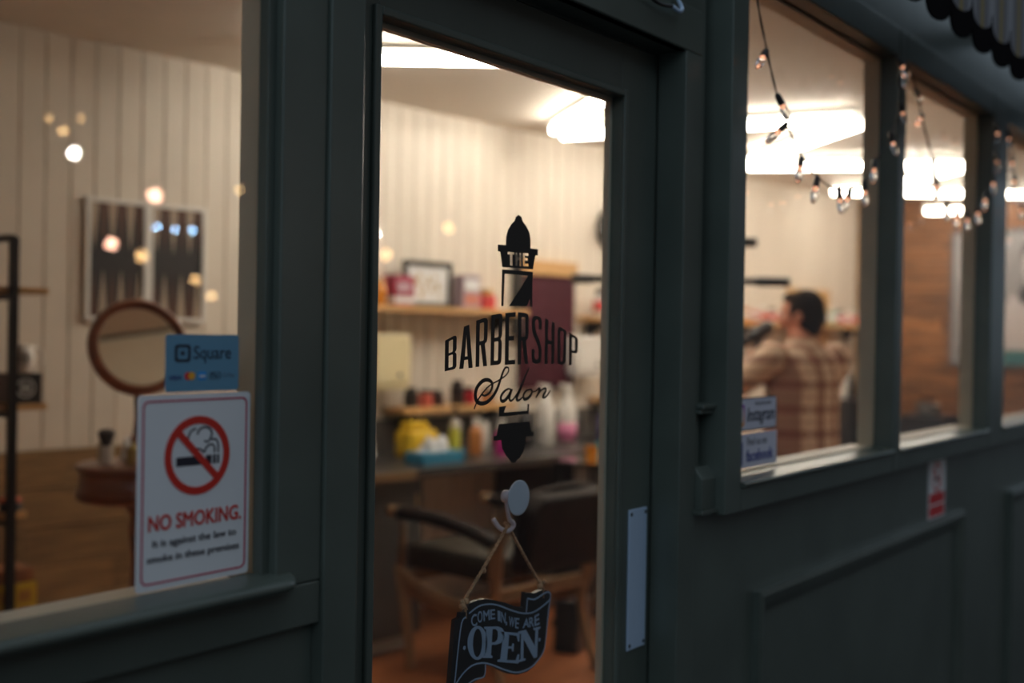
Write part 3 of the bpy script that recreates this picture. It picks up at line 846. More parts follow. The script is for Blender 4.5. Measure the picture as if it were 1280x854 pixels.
flat([(0.53, 0.8), (0.56, 0.95), (0.7, 1.02), (0.87, 0.97), (0.9, 0.82), (0.84, 0.88), (0.7, 0.9), (0.58, 0.88)], -0.0146, mat('photo_dark', (0.05, 0.05, 0.055), 0.4), 'printed_hair')
flat([(0.5, 0.56), (0.58, 0.62), (0.7, 0.57), (0.84, 0.62), (0.9, 0.58), (0.84, 0.48), (0.7, 0.5), (0.56, 0.48)], -0.0146, MATS['photo_dark'], 'printed_collar')

# ------------------------------------------------------------------ counter
ct = in_room('counter_top', 'long dark grey counter under the shelves', 'counter', 1.18, 0.0, 0.79)
obj('slab', MB().box(0.0, 2.75, -0.62, -0.014, 0.0, 0.038, 0.003), SLATE, ct)
e_ = obj('wood_edge', MB().box(0.0, 0.42, -0.632, -0.6205, -0.002, 0.038, 0.002), OAK, ct); e_['label'] = 'light wooden front edge'
def cabinet(s0, s1, label):
    c_ = in_room('base_cabinet', label, 'cabinet', s0, 0.0)
    w_ = s1 - s0
    obj('carcass', MB().box(0, w_, -0.56, -0.014, 0.08, 0.789), GREYP, c_)
    obj('plinth', MB().box(0.02, w_ - 0.02, -0.50, -0.02, 0.0, 0.0795), mat('pale_plinth', (0.42, 0.40, 0.37), 0.5), c_)
    n_ = 2 if w_ > 0.7 else 1
    for i in range(n_):
        a, b = i * w_ / n_ + 0.004, (i + 1) * w_ / n_ - 0.004
        d_ = obj('cabinet_door', MB().box(a, b, -0.58, -0.5605, 0.09, 0.785, 0.002), GREYP, c_)
        obj('handle', MB().tube([(b - 0.05, -0.58, 0.6), (b - 0.05, -0.6, 0.6), (b - 0.05, -0.6, 0.72), (b - 0.05, -0.58, 0.72)], 0.005), CHROME, d_)
cabinet(1.20, 1.68, 'grey base cabinet under the left end of the counter')
cabinet(2.75, 3.9, 'grey double base cabinet under the right end of the counter')
ZC_ = 0.8285
yb = in_room('paper_bag', 'crumpled bright yellow bag on the counter', 'bag', 1.97, 0.22, ZC_)
bm = MB().box(-0.10, 0.09, -0.06, 0.06, 0, 0.135, 0.02)
autosmooth(obj('bag_body', bm, mat('bright_yellow', (0.8, 0.52, 0.02), 0.45), yb), 60)
obj('folded_top', MB().box(-0.08, 0.04, -0.045, 0.045, 0.1355, 0.175, 0.014), MATS['bright_yellow'], yb)
tb = in_room('tissue_box', 'blue box with a white tissue pulled up on the counter', 'tissue box', 1.86, 0.46, ZC_)
obj('carton', MB().box(-0.13, 0.14, -0.065, 0.065, 0, 0.055, 0.003), mat('tissue_blue', (0.03, 0.22, 0.38), 0.4), tb)
tis = MB()
random.seed(8)
rings_ = []
for j in range(6):
    h = j / 5
    rings_.append([((0.09 - 0.03 * h) * (1 + 0.25 * math.sin(3 * a + 2 * h)) * math.cos(a), (0.04 - 0.02 * h) * (1 + 0.3 * math.sin(5 * a)) * math.sin(a), 0.0555 + 0.06 * h + 0.012 * math.sin(4 * a) * h) for a in [2 * PI * i / 20 for i in range(20)]])
v = [p for r_ in rings_ for p in r_]; fs = [(i * 20 + k, i * 20 + (k + 1) % 20, (i + 1) * 20 + (k + 1) % 20, (i + 1) * 20 + k) for i in range(5) for k in range(20)]
v.append((0.01, 0, 0.105)); fs += [(100 + k, 100 + (k + 1) % 20, 120) for k in range(20)]
obj('tissue', tis.add(v, fs), WHITE, tb, smooth=True)
bots = [(2.12, 0.33, 0.19, 0.03, (0.45, 0.45, 0.05), 'yellow green bottle right of the tissue box'), (2.2, 0.25, 0.24, 0.03, (0.55, 0.5, 0.46), 'clear spray bottle behind the tissue box'),
        (2.26, 0.34, 0.19, 0.035, (0.6, 0.24, 0.08), 'orange bottle in the middle of the counter'), (2.36, 0.42, 0.16, 0.03, (0.55, 0.03, 0.28), 'magenta bottle in front on the counter'),
        (2.46, 0.2, 0.2, 0.03, (0.6, 0.58, 0.55), 'small white bottle behind the magenta one'), (2.60, 0.2, 0.16, 0.03, (0.3, 0.32, 0.08), 'olive tube on the counter'),
        (2.78, 0.2, 0.25, 0.04, (0.02, 0.02, 0.025), 'black spray can left of the big white bottles'),
        (3.42, 0.25, 0.2, 0.04, (0.13, 0.11, 0.3), 'violet bottle near the right of the counter'), (3.54, 0.2, 0.18, 0.04, (0.25, 0.28, 0.45), 'pale blue bottle near the right of the counter'), (3.68, 0.28, 0.17, 0.035, (0.6, 0.58, 0.55), 'white bottle at the right end of the counter')]
for s_, a_, h_, r_, c_, lb in bots:
    nm = 'counter_' + '_'.join(lb.split()[:2])
    bottle('bottle', lb, 'bottle', RW(s_, a_, ZC_), [(r_ * 0.95, 0), (r_, 0.005), (r_, h_ * 0.66), (r_ * 0.4, h_ * 0.76), (r_ * 0.4, h_ * 0.8)], mat(nm, c_, 0.3), [(r_ * 0.5, h_ * 0.801), (r_ * 0.45, h_)], WHITEP if sum(c_) < 1.0 else BLACKP)
for k_, (s_, a_, lb) in enumerate(((2.96, 0.2, 'tall white spray bottle, left of the pair on the counter'), (3.10, 0.24, 'tall white spray bottle with pink foot on the counter'))):
    t_ = thing('spray_bottle', lb, 'bottle', RW(s_, a_, ZC_), RZ)
    autosmooth(obj('body', MB().lathe([(0.048, 0), (0.052, 0.006), (0.052, 0.19), (0.03, 0.25), (0.016, 0.27), (0.016, 0.28)], seg=18), WHITEP, t_), 45)
    if k_: obj('pink_sleeve', MB().lathe([(0.0525, 0.01), (0.0525, 0.12)], seg=18), mat('pink_sleeve', (0.62, 0.2, 0.36), 0.4), t_, smooth=True)
    obj('trigger_head', MB().prism([(-0.02, 0.281), (0.02, 0.281), (0.03, 0.33), (-0.06, 0.34), (-0.06, 0.32), (-0.02, 0.315)], -0.012, 0.012), WHITEP, t_)
# trolley by the counter end, with chrome tray and white towel
tr = in_room('salon_trolley', 'dark wheeled trolley with a chrome tray at the counter', 'trolley', 2.57, 0.86)
for x in (-0.15, 0.15):
    for y in (-0.1, 0.1):
        lg = obj('leg', MB().tube([(x, y, 0.05), (x, y, 0.82)], 0.011), BLACKM, tr)
        obj('castor', MB().lathe([(0.024, -0.01), (0.024, 0.01)], (x, y, 0.025), 12, 'x'), BLACKP, lg)
tray = obj('tray', MB().box(-0.17, 0.17, -0.12, 0.12, 0.82, 0.83), CHROME, tr)
obj('tray_rim', ring(0, 0.34, 0, 0.24, 0.012, -0.02, 0.0), CHROME, tr, (-0.17, -0.12, 0.83), rot=(math.radians(90), 0, 0))
obj('tray', MB().box(-0.16, 0.16, -0.11, 0.11, 0.45, 0.46), BLACKM, tr)
obj('drawer_box', MB().box(-0.14, 0.14, -0.1, 0.1, 0.2, 0.4, 0.004), BLACKP, tr)
S1('towel', MB().prism([(-0.215, 0.30), (-0.183, 0.30), (-0.1835, 0.0), (0.05, 0.0), (0.05, 0.006), (-0.21, 0.006)], 0.0, 0.17, 'x') if False else MB().box(0.0, 0.13, -0.006, 0.0, -0.2, 0.025, 0.002), mat('white_towel', (0.72, 0.66, 0.62), 0.9, noise=0.05), 'white towel hung over the front edge of the trolley', 'towel', 2.63, 0.982, 0.83)
bottle('glass_tumbler', 'small teal glass on the chrome tray', 'glass', RW(2.66, 0.84, 0.8305), [(0.03, 0), (0.034, 0.08), (0.032, 0.08), (0.028, 0.005)], mat('teal_glass', (0.05, 0.35, 0.38), 0.1))
bottle('glass_tumbler', 'small amber glass on the chrome tray', 'glass', RW(2.50, 0.90, 0.8305), [(0.03, 0), (0.034, 0.07), (0.032, 0.07), (0.028, 0.005)], AMB)

# ------------------------------------------------------------------ salon armchairs (local +y faces the back wall)
def make_chair(label):
    t_ = thing('salon_armchair', label, 'chair', (0, 0, 0), RZ)
    autosmooth(obj('seat_cushion', MB().box(-0.25, 0.25, -0.2, 0.31, 0.42, 0.535, 0.035), LEATHER2, t_), 60)
    bc = MB()
    pts = [(-0.26, 0.50), (-0.265, 0.76), (-0.2, 0.82), (0.2, 0.82), (0.265, 0.76), (0.26, 0.50)]
    bc.prism(pts, -0.05, 0.05)
    b_ = obj('back_cushion', bc, LEATHER, t_, (0, -0.27, 0.0), bevel=0.025, rot=(math.radians(10), 0, 0))
    for s_ in (-1, 1):
        X = 0.29 * s_
        fl = MB().tube(smooth2([(X, 0.30, 0.44), (X, 0.27, 0.3), (X, 0.235, 0.12), (X, 0.22, 0.0)], 4), [(0.03, 0.018)] * 8 + [(0.024, 0.016)] * 5, seg=10)
        obj('leg', fl, OAK, t_, smooth=True)
        rl = MB().tube(smooth2([(X, -0.26, 0.60), (X, -0.265, 0.42), (X, -0.24, 0.25), (X, -0.33, 0.0)], 4), [(0.028, 0.018)] * 8 + [(0.022, 0.016)] * 5, seg=10)
        obj('leg', rl, OAK, t_, smooth=True)
        obj('side_rail', MB().tube(smooth2([(X, 0.30, 0.40), (X, 0.14, 0.335), (X, -0.1, 0.31), (X, -0.25, 0.36)], 5), (0.045, 0.016), seg=10), OAK, t_, smooth=True)
        obj('arm_post', MB().tube([(X, 0.29, 0.43), (X, 0.28, 0.64)], (0.018, 0.014), seg=10), OAK, t_, smooth=True)
        am = obj('armrest', MB().tube(smooth2([(X, 0.30, 0.665), (X, 0.12, 0.668), (X, -0.1, 0.645), (X * 0.98, -0.27, 0.60)], 5), (0.03, 0.035), seg=12), LEATHER, t_, smooth=True)
        obj('arm_tip', MB().tube([(X, 0.29, 0.666), (X, 0.36, 0.668), (X, 0.375, 0.668)], [(0.026, 0.032), (0.024, 0.03), (0.012, 0.018)], seg=12), OAK, am, smooth=True)
        obj('back_upright', MB().tube(smooth2([(X, -0.27, 0.40), (X * 1.02, -0.30, 0.6), (X * 0.97, -0.36, 0.82)], 5), [(0.024, 0.017)] * 10 + [(0.014, 0.012)], seg=10), OAK, t_, smooth=True)
    obj('front_rail', MB().box(-0.28, 0.28, 0.28, 0.305, 0.36, 0.415, 0.004), OAK, t_)
    obj('rear_rail', MB().box(-0.28, 0.28, -0.27, -0.245, 0.36, 0.415, 0.004), OAK, t_)
    obj('top_rail', MB().tube(smooth2([(-0.27, -0.36, 0.79), (0, -0.385, 0.825), (0.27, -0.36, 0.79)], 6), 0.014, seg=8), LEATHER, t_, smooth=True)
    return t_
ch1 = make_chair('oak framed armchair with dark leather seat behind the open sign')
ch1.location = RW(1.73, 1.0)
# dark tool cabinets at the back with bottles on them
def tool_cabinet(s0, a0, h, label):
    c_ = in_room('tool_cabinet', label, 'cabinet', s0, a0)
    obj('carcass', MB().box(-0.18, 0.18, -0.16, 0.16, 0.05, h, 0.006), BLACKP, c_)
    for k_ in range(4):
        z0 = 0.08 + k_ * (h - 0.1) / 4
        d_ = obj('drawer', MB().box(-0.165, 0.165, -0.175, -0.161, z0, z0 + (h - 0.1) / 4 - 0.012, 0.003), BLACKM, c_)
        obj('handle', MB().tube([(-0.06, -0.176, z0 + 0.14), (-0.06, -0.195, z0 + 0.14), (0.06, -0.195, z0 + 0.14), (0.06, -0.176, z0 + 0.14)], 0.005), CHROME, d_)
    for x in (-0.14, 0.14):
        for y in (-0.12, 0.12):
            obj('castor', MB().lathe([(0.024, -0.01), (0.024, 0.01)], (x, y, 0.025), 12, 'x'), BLACKP, c_)
tool_cabinet(6.22, 0.36, 1.0, 'black tool cabinet against the back wall right of the man')
bottle('bottle', 'tall white bottle on the black cabinet right of the man', 'bottle', RW(6.10, 0.40, 1.0005), [(0.04, 0), (0.042, 0.005), (0.042, 0.16), (0.016, 0.2)], WHITEP, [(0.018, 0.2005), (0.018, 0.235)], BLACKP)
bottle('bottle', 'dark bottle on the black cabinet right of the man', 'bottle', RW(6.26, 0.38, 1.0005), [(0.05, 0), (0.052, 0.005), (0.052, 0.12), (0.02, 0.16)], BLACKP, [(0.022, 0.1605), (0.022, 0.19)], GREYP)
tool_cabinet(6.32, 0.98, 0.90, 'black tool cabinet in front of the plank wall')
bottle('tub', 'grey tub on the cabinet in front of the plank wall', 'tub', RW(6.26, 0.98, 0.9005), [(0.06, 0), (0.065, 0.01), (0.065, 0.07), (0.05, 0.085)], GREYP, [(0.055, 0.0855), (0.055, 0.1)], BLACKP)
bottle('tub', 'black tub with pale lid on the cabinet in front of the plank wall', 'tub', RW(6.42, 0.96, 0.9005), [(0.05, 0), (0.055, 0.01), (0.055, 0.05), (0.05, 0.06)], BLACKP, [(0.052, 0.0605), (0.05, 0.075)], MATS['pale_plinth'])
# black bag hanging at the chair, seen through the lower right of the door
bgx = thing('tool_bag', 'limp black bag on the floor behind the armchair', 'bag', RW(2.2, 1.05), RZ + 0.3)
autosmooth(obj('bag_body', MB().prism([(-0.11, 0.0), (0.12, 0.0), (0.085, 0.23), (0.03, 0.25), (-0.07, 0.24)], -0.06, 0.06), BLACKP, bgx, bevel=0.015), 60)
obj('handle', MB().tube(smooth2([(-0.05, 0, 0.235), (-0.03, 0, 0.33), (0.02, 0, 0.33), (0.04, 0, 0.235)], 5), 0.008), BLACKP, bgx, smooth=True)

# black floor stand with two horizontal boom arms
st_ = thing('boom_stand', 'black floor stand with two horizontal arms beside the door', 'stand', (4.38, 1.36, 0), math.atan2(-0.798, 0.603))
obj('base', MB().lathe([(0.2, 0), (0.2, 0.015), (0.03, 0.035), (0.018, 0.06)], seg=28), BLACKM, st_, smooth=False)
obj('pole', MB().tube([(0, 0, 0.03), (0, 0, 1.92)], 0.014, seg=12), BLACKM, st_, smooth=True)
obj('boom_arm', MB().tube([(-0.46, 0, 1.69), (0.47, 0, 1.69)], 0.016, seg=12), BLACKM, st_, smooth=True)
obj('end_grip', MB().tube([(-0.47, 0, 1.69), (-0.38, 0, 1.69)], 0.021, seg=12), BLACKP, st_, smooth=True)
obj('end_grip', MB().tube([(0.33, 0, 1.69), (0.475, 0, 1.69)], 0.021, seg=12), BLACKP, st_, smooth=True)
obj('boom_arm', MB().tube([(0, 0, 1.86), (0.32, 0, 1.86)], 0.016, seg=12), BLACKM, st_, smooth=True)
obj('end_grip', MB().tube([(0.25, 0, 1.86), (0.33, 0, 1.86)], 0.022, seg=12), BLACKP, st_, smooth=True)
obj('collar', MB().lathe([(0.025, 1.66), (0.025, 1.72)], seg=14), BLACKP, st_)

# ------------------------------------------------------------------ the man in the plaid shirt
def limb(m, pts, rs, seg=14):
    P_ = smooth2(pts, 3)
    n_ = len(P_)
    R_ = []
    for i in range(n_):
        u = i / (n_ - 1) * (len(rs) - 1)
        k_ = min(int(u), len(rs) - 2); w_ = u - k_
        a, b = rs[k_], rs[k_ + 1]
        a = a if isinstance(a, tuple) else (a, a); b = b if isinstance(b, tuple) else (b, b)
        R_.append((a[0] * (1 - w_) + b[0] * w_, a[1] * (1 - w_) + b[1] * w_))
    m.tube(P_, R_, seg)
    m.ball(P_[0], min(R_[0])); m.ball(P_[-1], min(R_[-1]))
    return m
def loft(m, rings_, seg=24):
    v, fs = [], []
    for (x, y, z, rx, ry) in rings_:
        for k_ in range(seg):
            a = 2 * PI * k_ / seg
            v.append((x + rx * math.cos(a), y + ry * math.sin(a), z))
    for i in range(len(rings_) - 1):
        for k_ in range(seg):
            k2 = (k_ + 1) % seg
            fs.append((i * seg + k_, i * seg + k2, (i + 1) * seg + k2, (i + 1) * seg + k_))
    fs.append(tuple(range(seg - 1, -1, -1))); fs.append(tuple((len(rings_) - 1) * seg + k_ for k_ in range(seg)))
    return m.add(v, fs)
def fuse(name, m, material, parent, vox, loc=None, rz=0.0, it=4):
    o = obj(name, m, material, parent, loc, rz)
    r_ = o.modifiers.new('remesh', 'REMESH'); r_.mode = 'VOXEL'; r_.voxel_size = vox; r_.use_smooth_shade = True
    sm = o.modifiers.new('smooth', 'SMOOTH'); sm.iterations = it; sm.factor = 0.5
    dg = bpy.context.evaluated_depsgraph_get()
    me = bpy.data.meshes.new_from_object(o.evaluated_get(dg))
    me.polygons.foreach_set('use_smooth', [True] * len(me.polygons))
    o.modifiers.clear()
    o.data = me
    if not me.materials: me.materials.append(material)
    return o
PLOC = Vector((5.16, 1.12, 0)); PRZ = math.radians(-26)
HRZ = Matrix.Translation((0, 0.01, 0)) @ Matrix.Rotation(math.radians(38), 4, 'Z') @ Matrix.Translation((0, -0.01, 0))
def turn(m):
    m.v = [tuple(HRZ @ Vector(p)) for p in m.v]
    return m
SH_L, EL_L, WR_L = (-0.19, -0.01, 1.355), (-0.325, 0.13, 1.20), (-0.20, 0.31, 1.33)
SH_R, EL_R, WR_R = (0.195, -0.01, 1.35), (0.235, 0.13, 1.13), (0.03, 0.265, 1.305)
def hand(m, wrist, direction, palm_n, curl):
    # palm plus five fingers; direction along the hand, palm_n where the palm faces
    d = Vector(direction).normalized(); nrm = (Vector(palm_n) - d * Vector(palm_n).dot(d)).normalized(); sd = d.cross(nrm)
    w_ = Vector(wrist)
    limb(m, [w_ - d * 0.02, w_ + d * 0.03, w_ + d * 0.085], [(0.026, 0.021), (0.018, 0.036), (0.016, 0.04)])
    m.ball(w_ + d * 0.055, (0.032, 0.032, 0.032))
    for i, (off, L) in enumerate(((-0.032, 0.068), (-0.011, 0.078), (0.011, 0.074), (0.031, 0.058))):
        b_ = w_ + d * 0.085 + sd * off
        c1 = b_ + (d * math.cos(curl * 0.5) + nrm * math.sin(curl * 0.5)) * L * 0.42
        c2 = c1 + (d * math.cos(curl * 1.2) + nrm * math.sin(curl * 1.2)) * L * 0.33
        c3 = c2 + (d * math.cos(curl * 1.9) + nrm * math.sin(curl * 1.9)) * L * 0.28
        limb(m, [b_ - d * 0.01, c1, c2, c3], [0.0095, 0.009, 0.0085, 0.007], 10)
    tb_ = w_ + d * 0.03 - sd * 0.03
    t1 = tb_ + (d * 0.6 - sd * 0.6 + nrm * 0.5).normalized() * 0.035
    t2 = t1 + (d * 0.7 - sd * 0.1 + nrm * 0.7).normalized() * 0.03
    limb(m, [tb_ - d * 0.01, t1, t2], [0.0125, 0.011, 0.009], 10)
bd_ = MB()
loft(bd_, [(0, 0, 0.84, 0.15, 0.11), (0, 0, 0.95, 0.15, 0.105), (0, 0, 1.1, 0.135, 0.095), (0, 0, 1.25, 0.155, 0.1), (0, 0, 1.36, 0.15, 0.085), (0, 0, 1.41, 0.08, 0.065)])
limb(bd_, [(0, -0.005, 1.38), (0, 0.012, 1.45), (0, 0.025, 1.50)], [0.062, 0.056, 0.055])
hd_ = MB()
hd_.ball((0, 0.018, 1.575), (0.073, 0.092, 0.09)); bd_.ball((0, 0.05, 1.525), (0.056, 0.062, 0.07)); bd_.ball((0, 0.085, 1.482), (0.028, 0.025, 0.022))
hd_.ball((0, 0.098, 1.575), (0.055, 0.016, 0.012))
limb(hd_, [(0, 0.104, 1.565), (0, 0.122, 1.535), (0, 0.108, 1.522)], [0.008, 0.013, 0.012], 10)
hd_.ball((0, 0.103, 1.502), (0.022, 0.01, 0.006)); bd_.ball((0, 0.103, 1.493), (0.02, 0.01, 0.006))
for s_ in (-1, 1):
    hd_.ball((0.074 * s_, 0.012, 1.548), (0.011, 0.022, 0.033)); hd_.ball((0.034 * s_, 0.085, 1.535), (0.022, 0.02, 0.02))
turn(hd_); bd_.add(hd_.v, hd_.f)
for SH, EL, WR in ((SH_L, EL_L, WR_L), (SH_R, EL_R, WR_R)):
    limb(bd_, [SH, EL], [0.05, 0.042]); limb(bd_, [EL, WR], [0.043, 0.027])
for s_ in (-1, 1):
    limb(bd_, [(0.085 * s_, 0, 0.88), (0.09 * s_, 0.01, 0.47), (0.095 * s_, -0.02, 0.09)], [0.082, 0.056, 0.038])
    limb(bd_, [(0.095 * s_, -0.03, 0.05), (0.105 * s_, 0.13, 0.035)], [0.04, 0.035])
hand(bd_, WR_L, (0.25, 0.25, 0.9), (0.6, 0.7, -0.2), 0.75)
hand(bd_, WR_R, (-0.75, 0.1, 0.65), (0.1, 0.9, 0.2), 1.1)
man = fuse('person', bd_, SKIN, None, 0.0075, PLOC, PRZ, it=3)
tag(man, 'man in a beige and brown plaid shirt facing the wall, holding a black hair dryer', 'person')
# plaid cloth
PL = bpy.data.materials.new('plaid_flannel'); PL.use_nodes = True
nt = PL.node_tree; N = nt.nodes.new; L_ = nt.links.new
bs = nt.nodes['Principled BSDF']; bs.inputs['Roughness'].default_value = 0.9
tc_ = N('ShaderNodeTexCoord'); sp_ = N('ShaderNodeSeparateXYZ'); L_(tc_.outputs['Object'], sp_.inputs[0])
def bands(sock, period, phase, width):
    a = N('ShaderNodeMath'); a.operation = 'MULTIPLY_ADD'; a.inputs[1].default_value = 1 / period; a.inputs[2].default_value = phase; L_(sock, a.inputs[0])
    b = N('ShaderNodeMath'); b.operation = 'FRACT'; L_(a.outputs[0], b.inputs[0])
    c = N('ShaderNodeMath'); c.operation = 'PINGPONG'; c.inputs[1].default_value = 0.5; L_(b.outputs[0], c.inputs[0])
    d = N('ShaderNodeMapRange'); d.inputs[1].default_value = width; d.inputs[2].default_value = width + 0.06; d.inputs[3].default_value = 1; d.inputs[4].default_value = 0; L_(c.outputs[0], d.inputs[0])
    return d.outputs[0]
hx = N('ShaderNodeMath'); hx.operation = 'MULTIPLY_ADD'; hx.inputs[1].default_value = 0.8; L_(sp_.outputs['Y'], hx.inputs[0]); L_(sp_.outputs['X'], hx.inputs[2])
col = None
def mixin(prev, fac, colr, amt):
    m = N('ShaderNodeMix'); m.data_type = 'RGBA'
    sc2 = N('ShaderNodeMath'); sc2.operation = 'MULTIPLY'; sc2.inputs[1].default_value = amt; L_(fac, sc2.inputs[0]); L_(sc2.outputs[0], m.inputs[0])
    if prev is None: m.inputs[6].default_value = (0.82, 0.60, 0.43, 1)
    else: L_(prev, m.inputs[6])
    m.inputs[7].default_value = (*colr, 1)
    return m.outputs[2]
col = mixin(col, bands(hx.outputs[0], 0.105, 0.1, 0.17), (0.20, 0.06, 0.045), 0.72)
col = mixin(col, bands(sp_.outputs['Z'], 0.115, 0.3, 0.15), (0.20, 0.06, 0.045), 0.7)
col = mixin(col, bands(hx.outputs[0], 0.105, 0.6, 0.03), (0.75, 0.62, 0.5), 0.7)
col = mixin(col, bands(sp_.outputs['Z'], 0.115, 0.8, 0.03), (0.3, 0.15, 0.12), 0.6)
L_(col, bs.inputs['Base Color'])
sh = MB()
loft(sh, [(0, 0.0, 0.80, 0.205, 0.145), (0, 0.0, 0.95, 0.2, 0.142), (0, -0.002, 1.1, 0.196, 0.136), (0, -0.005, 1.25, 0.205, 0.136), (0, -0.005, 1.345, 0.2, 0.115), (0, -0.002, 1.4, 0.13, 0.09), (0, 0.0, 1.42, 0.08, 0.072)], 32)
for SH, EL, WR in ((SH_L, EL_L, WR_L), (SH_R, EL_R, WR_R)):
    W_ = Vector(EL).lerp(Vector(WR), 0.86)
    limb(sh, [SH, EL], [0.08, 0.068]); limb(sh, [EL, W_], [0.068, 0.05])
sh.lathe([(0.078, 1.395), (0.074, 1.43), (0.07, 1.452), (0.062, 1.45), (0.06, 1.4)], (0, 0.004, 0), 24)
shirt = fuse('shirt', sh, PL, man, 0.009, it=5)
tw = MB()
loft(tw, [(0, 0, 0.80, 0.165, 0.122), (0, 0, 0.96, 0.16, 0.118)])
for s_ in (-1, 1):
    limb(tw, [(0.085 * s_, 0, 0.86), (0.09 * s_, 0.01, 0.47), (0.095 * s_, -0.02, 0.07)], [0.1, 0.075, 0.06])
fuse('trousers', tw, DENIM, man, 0.01)
for s_ in (-1, 1):
    sm_ = MB(); limb(sm_, [(0.095 * s_, -0.05, 0.05), (0.105 * s_, 0.05, 0.05), (0.11 * s_, 0.17, 0.038)], [0.05, 0.05, 0.038])
    fuse('shoe', sm_, BLACKP, man, 0.009)
hr = MB()
hr.ball((0, -0.006, 1.588), (0.084, 0.096, 0.094), 20, 14); hr.ball((0, -0.03, 1.55), (0.08, 0.075, 0.08), 18, 12); hr.ball((0, 0.06, 1.638), (0.062, 0.042, 0.028), 16, 10)
hr.ball((0, -0.05, 1.505), (0.062, 0.04, 0.05), 16, 10)
for s_ in (-1, 1): hr.ball((0.066 * s_, 0.035, 1.575), (0.016, 0.022, 0.038))
fuse('hair', turn(hr), HAIR, man, 0.008, it=3)
for s_ in (-1, 1):
    ey = obj('eye', turn(MB().ball((0.03 * s_, 0.098, 1.556), 0.011)), WHITE, man, smooth=True)
    obj('iris', turn(MB().ball((0.03 * s_, 0.106, 1.556), 0.005)), BLACKP, ey, smooth=True)
# hair dryer in his right hand
hd = thing('hair_dryer', 'black hair dryer held up in front of the man', 'hair dryer', PLOC + Matrix.Rotation(PRZ, 3, 'Z') @ Vector((-0.055, 0.245, 1.475)), math.atan2(-0.798, 0.603))
autosmooth(obj('barrel', MB().lathe([(0.02, -0.115), (0.024, -0.11), (0.026, -0.06), (0.034, -0.05), (0.038, 0.0), (0.036, 0.05), (0.025, 0.065)], seg=20, axis='x'), BLACKP, hd, rot=(0, math.radians(-32), 0)), 45)
obj('handle', MB().tube([(0.0, 0.0, -0.02), (-0.02, 0.0, -0.08), (-0.03, 0.0, -0.16)], [0.02, 0.018, 0.016], seg=12), BLACKP, hd, smooth=True)

# ------------------------------------------------------------------ door glass lettering
YD = 0.0752
dc = thing('door_lettering', 'black barber pole emblem and shop name lettered on the door glass', 'lettering', (0, 0, 0))
CROWN = [(1.4935, 1.6434), (1.5012, 1.6406), (1.5048, 1.6339), (1.5151, 1.6267), (1.5239, 1.6174), (1.5277, 1.6055), (1.5274, 1.5909), (1.5489, 1.5908), (1.5485, 1.5805), (1.5422, 1.5801), (1.5353, 1.5563), (1.452, 1.5557), (1.4462, 1.5798), (1.4398, 1.5804), (1.4395, 1.5911), (1.4607, 1.5916), (1.461, 1.6044), (1.4655, 1.6166), (1.475, 1.6273), (1.4831, 1.633), (1.4862, 1.6398)]
CT = [(1.4655, 1.5811), (1.4832, 1.5815), (1.4833, 1.5774), (1.4781, 1.5772), (1.4792, 1.5594), (1.472, 1.5594), (1.4715, 1.5772), (1.4656, 1.577)]
CH = [(1.4859, 1.5813), (1.4915, 1.5815), (1.4921, 1.5739), (1.4967, 1.574), (1.4965, 1.5816), (1.5025, 1.5818), (1.5038, 1.56), (1.4978, 1.5599), (1.4972, 1.5693), (1.4922, 1.5692), (1.4925, 1.5598), (1.4868, 1.5597)]
CE = [(1.5069, 1.5819), (1.5222, 1.5821), (1.5223, 1.5781), (1.5128, 1.5779), (1.5129, 1.574), (1.5204, 1.5741), (1.5205, 1.5701), (1.5133, 1.57), (1.5135, 1.5646), (1.5227, 1.5647), (1.5228, 1.5607), (1.5079, 1.5603)]
POLE = [(1.4518, 1.5518), (1.5354, 1.5523), (1.535, 1.4939), (1.5295, 1.4938), (1.5284, 1.5073), (1.5199, 1.4943), (1.4715, 1.4933), (1.5225, 1.5453), (1.4584, 1.5453), (1.4566, 1.4929), (1.4511, 1.4928)]
FRAG = [(1.4496, 1.3303), (1.4684, 1.3311), (1.4622, 1.3207), (1.5263, 1.3209), (1.527, 1.3318), (1.5312, 1.3319), (1.5306, 1.3154), (1.45, 1.314)]
CAP = [(1.4503, 1.3025), (1.5336, 1.3027), (1.5389, 1.2852), (1.5464, 1.2847), (1.5461, 1.2778), (1.5233, 1.2777), (1.5236, 1.2674), (1.5177, 1.2538), (1.5075, 1.2437), (1.4999, 1.2412), (1.4948, 1.237), (1.4856, 1.2377), (1.4794, 1.2428), (1.4691, 1.2513), (1.4598, 1.2626), (1.457, 1.2764), (1.4363, 1.2763), (1.4371, 1.2837), (1.4444, 1.2842)]
LETQ = [('B', [(1.3133, 1.4364), (1.34, 1.4462), (1.3407, 1.3933), (1.3136, 1.3898)]), ('A', [(1.3498, 1.456), (1.3778, 1.4637), (1.3802, 1.3943), (1.348, 1.3928)]), ('R', [(1.3875, 1.468), (1.4164, 1.4748), (1.4165, 1.3965), (1.3877, 1.3953)]), ('B', [(1.4258, 1.4775), (1.4548, 1.4819), (1.4533, 1.3986), (1.4252, 1.3972)]), ('E', [(1.4625, 1.4821), (1.4896, 1.4841), (1.4902, 1.3986), (1.463, 1.3978)]), ('R', [(1.4961, 1.4842), (1.526, 1.4828), (1.5266, 1.3981), (1.4974, 1.398)]), ('S', [(1.5357, 1.4808), (1.5636, 1.4779), (1.5644, 1.3988), (1.5358, 1.3984)]), ('H', [(1.5737, 1.475), (1.6018, 1.4679), (1.6023, 1.3976), (1.5736, 1.398)]), ('O', [(1.6106, 1.4631), (1.638, 1.4566), (1.6378, 1.3963), (1.6118, 1.396)]), ('P', [(1.6471, 1.4512), (1.6737, 1.4432), (1.6735, 1.3959), (1.648, 1.3948)])]
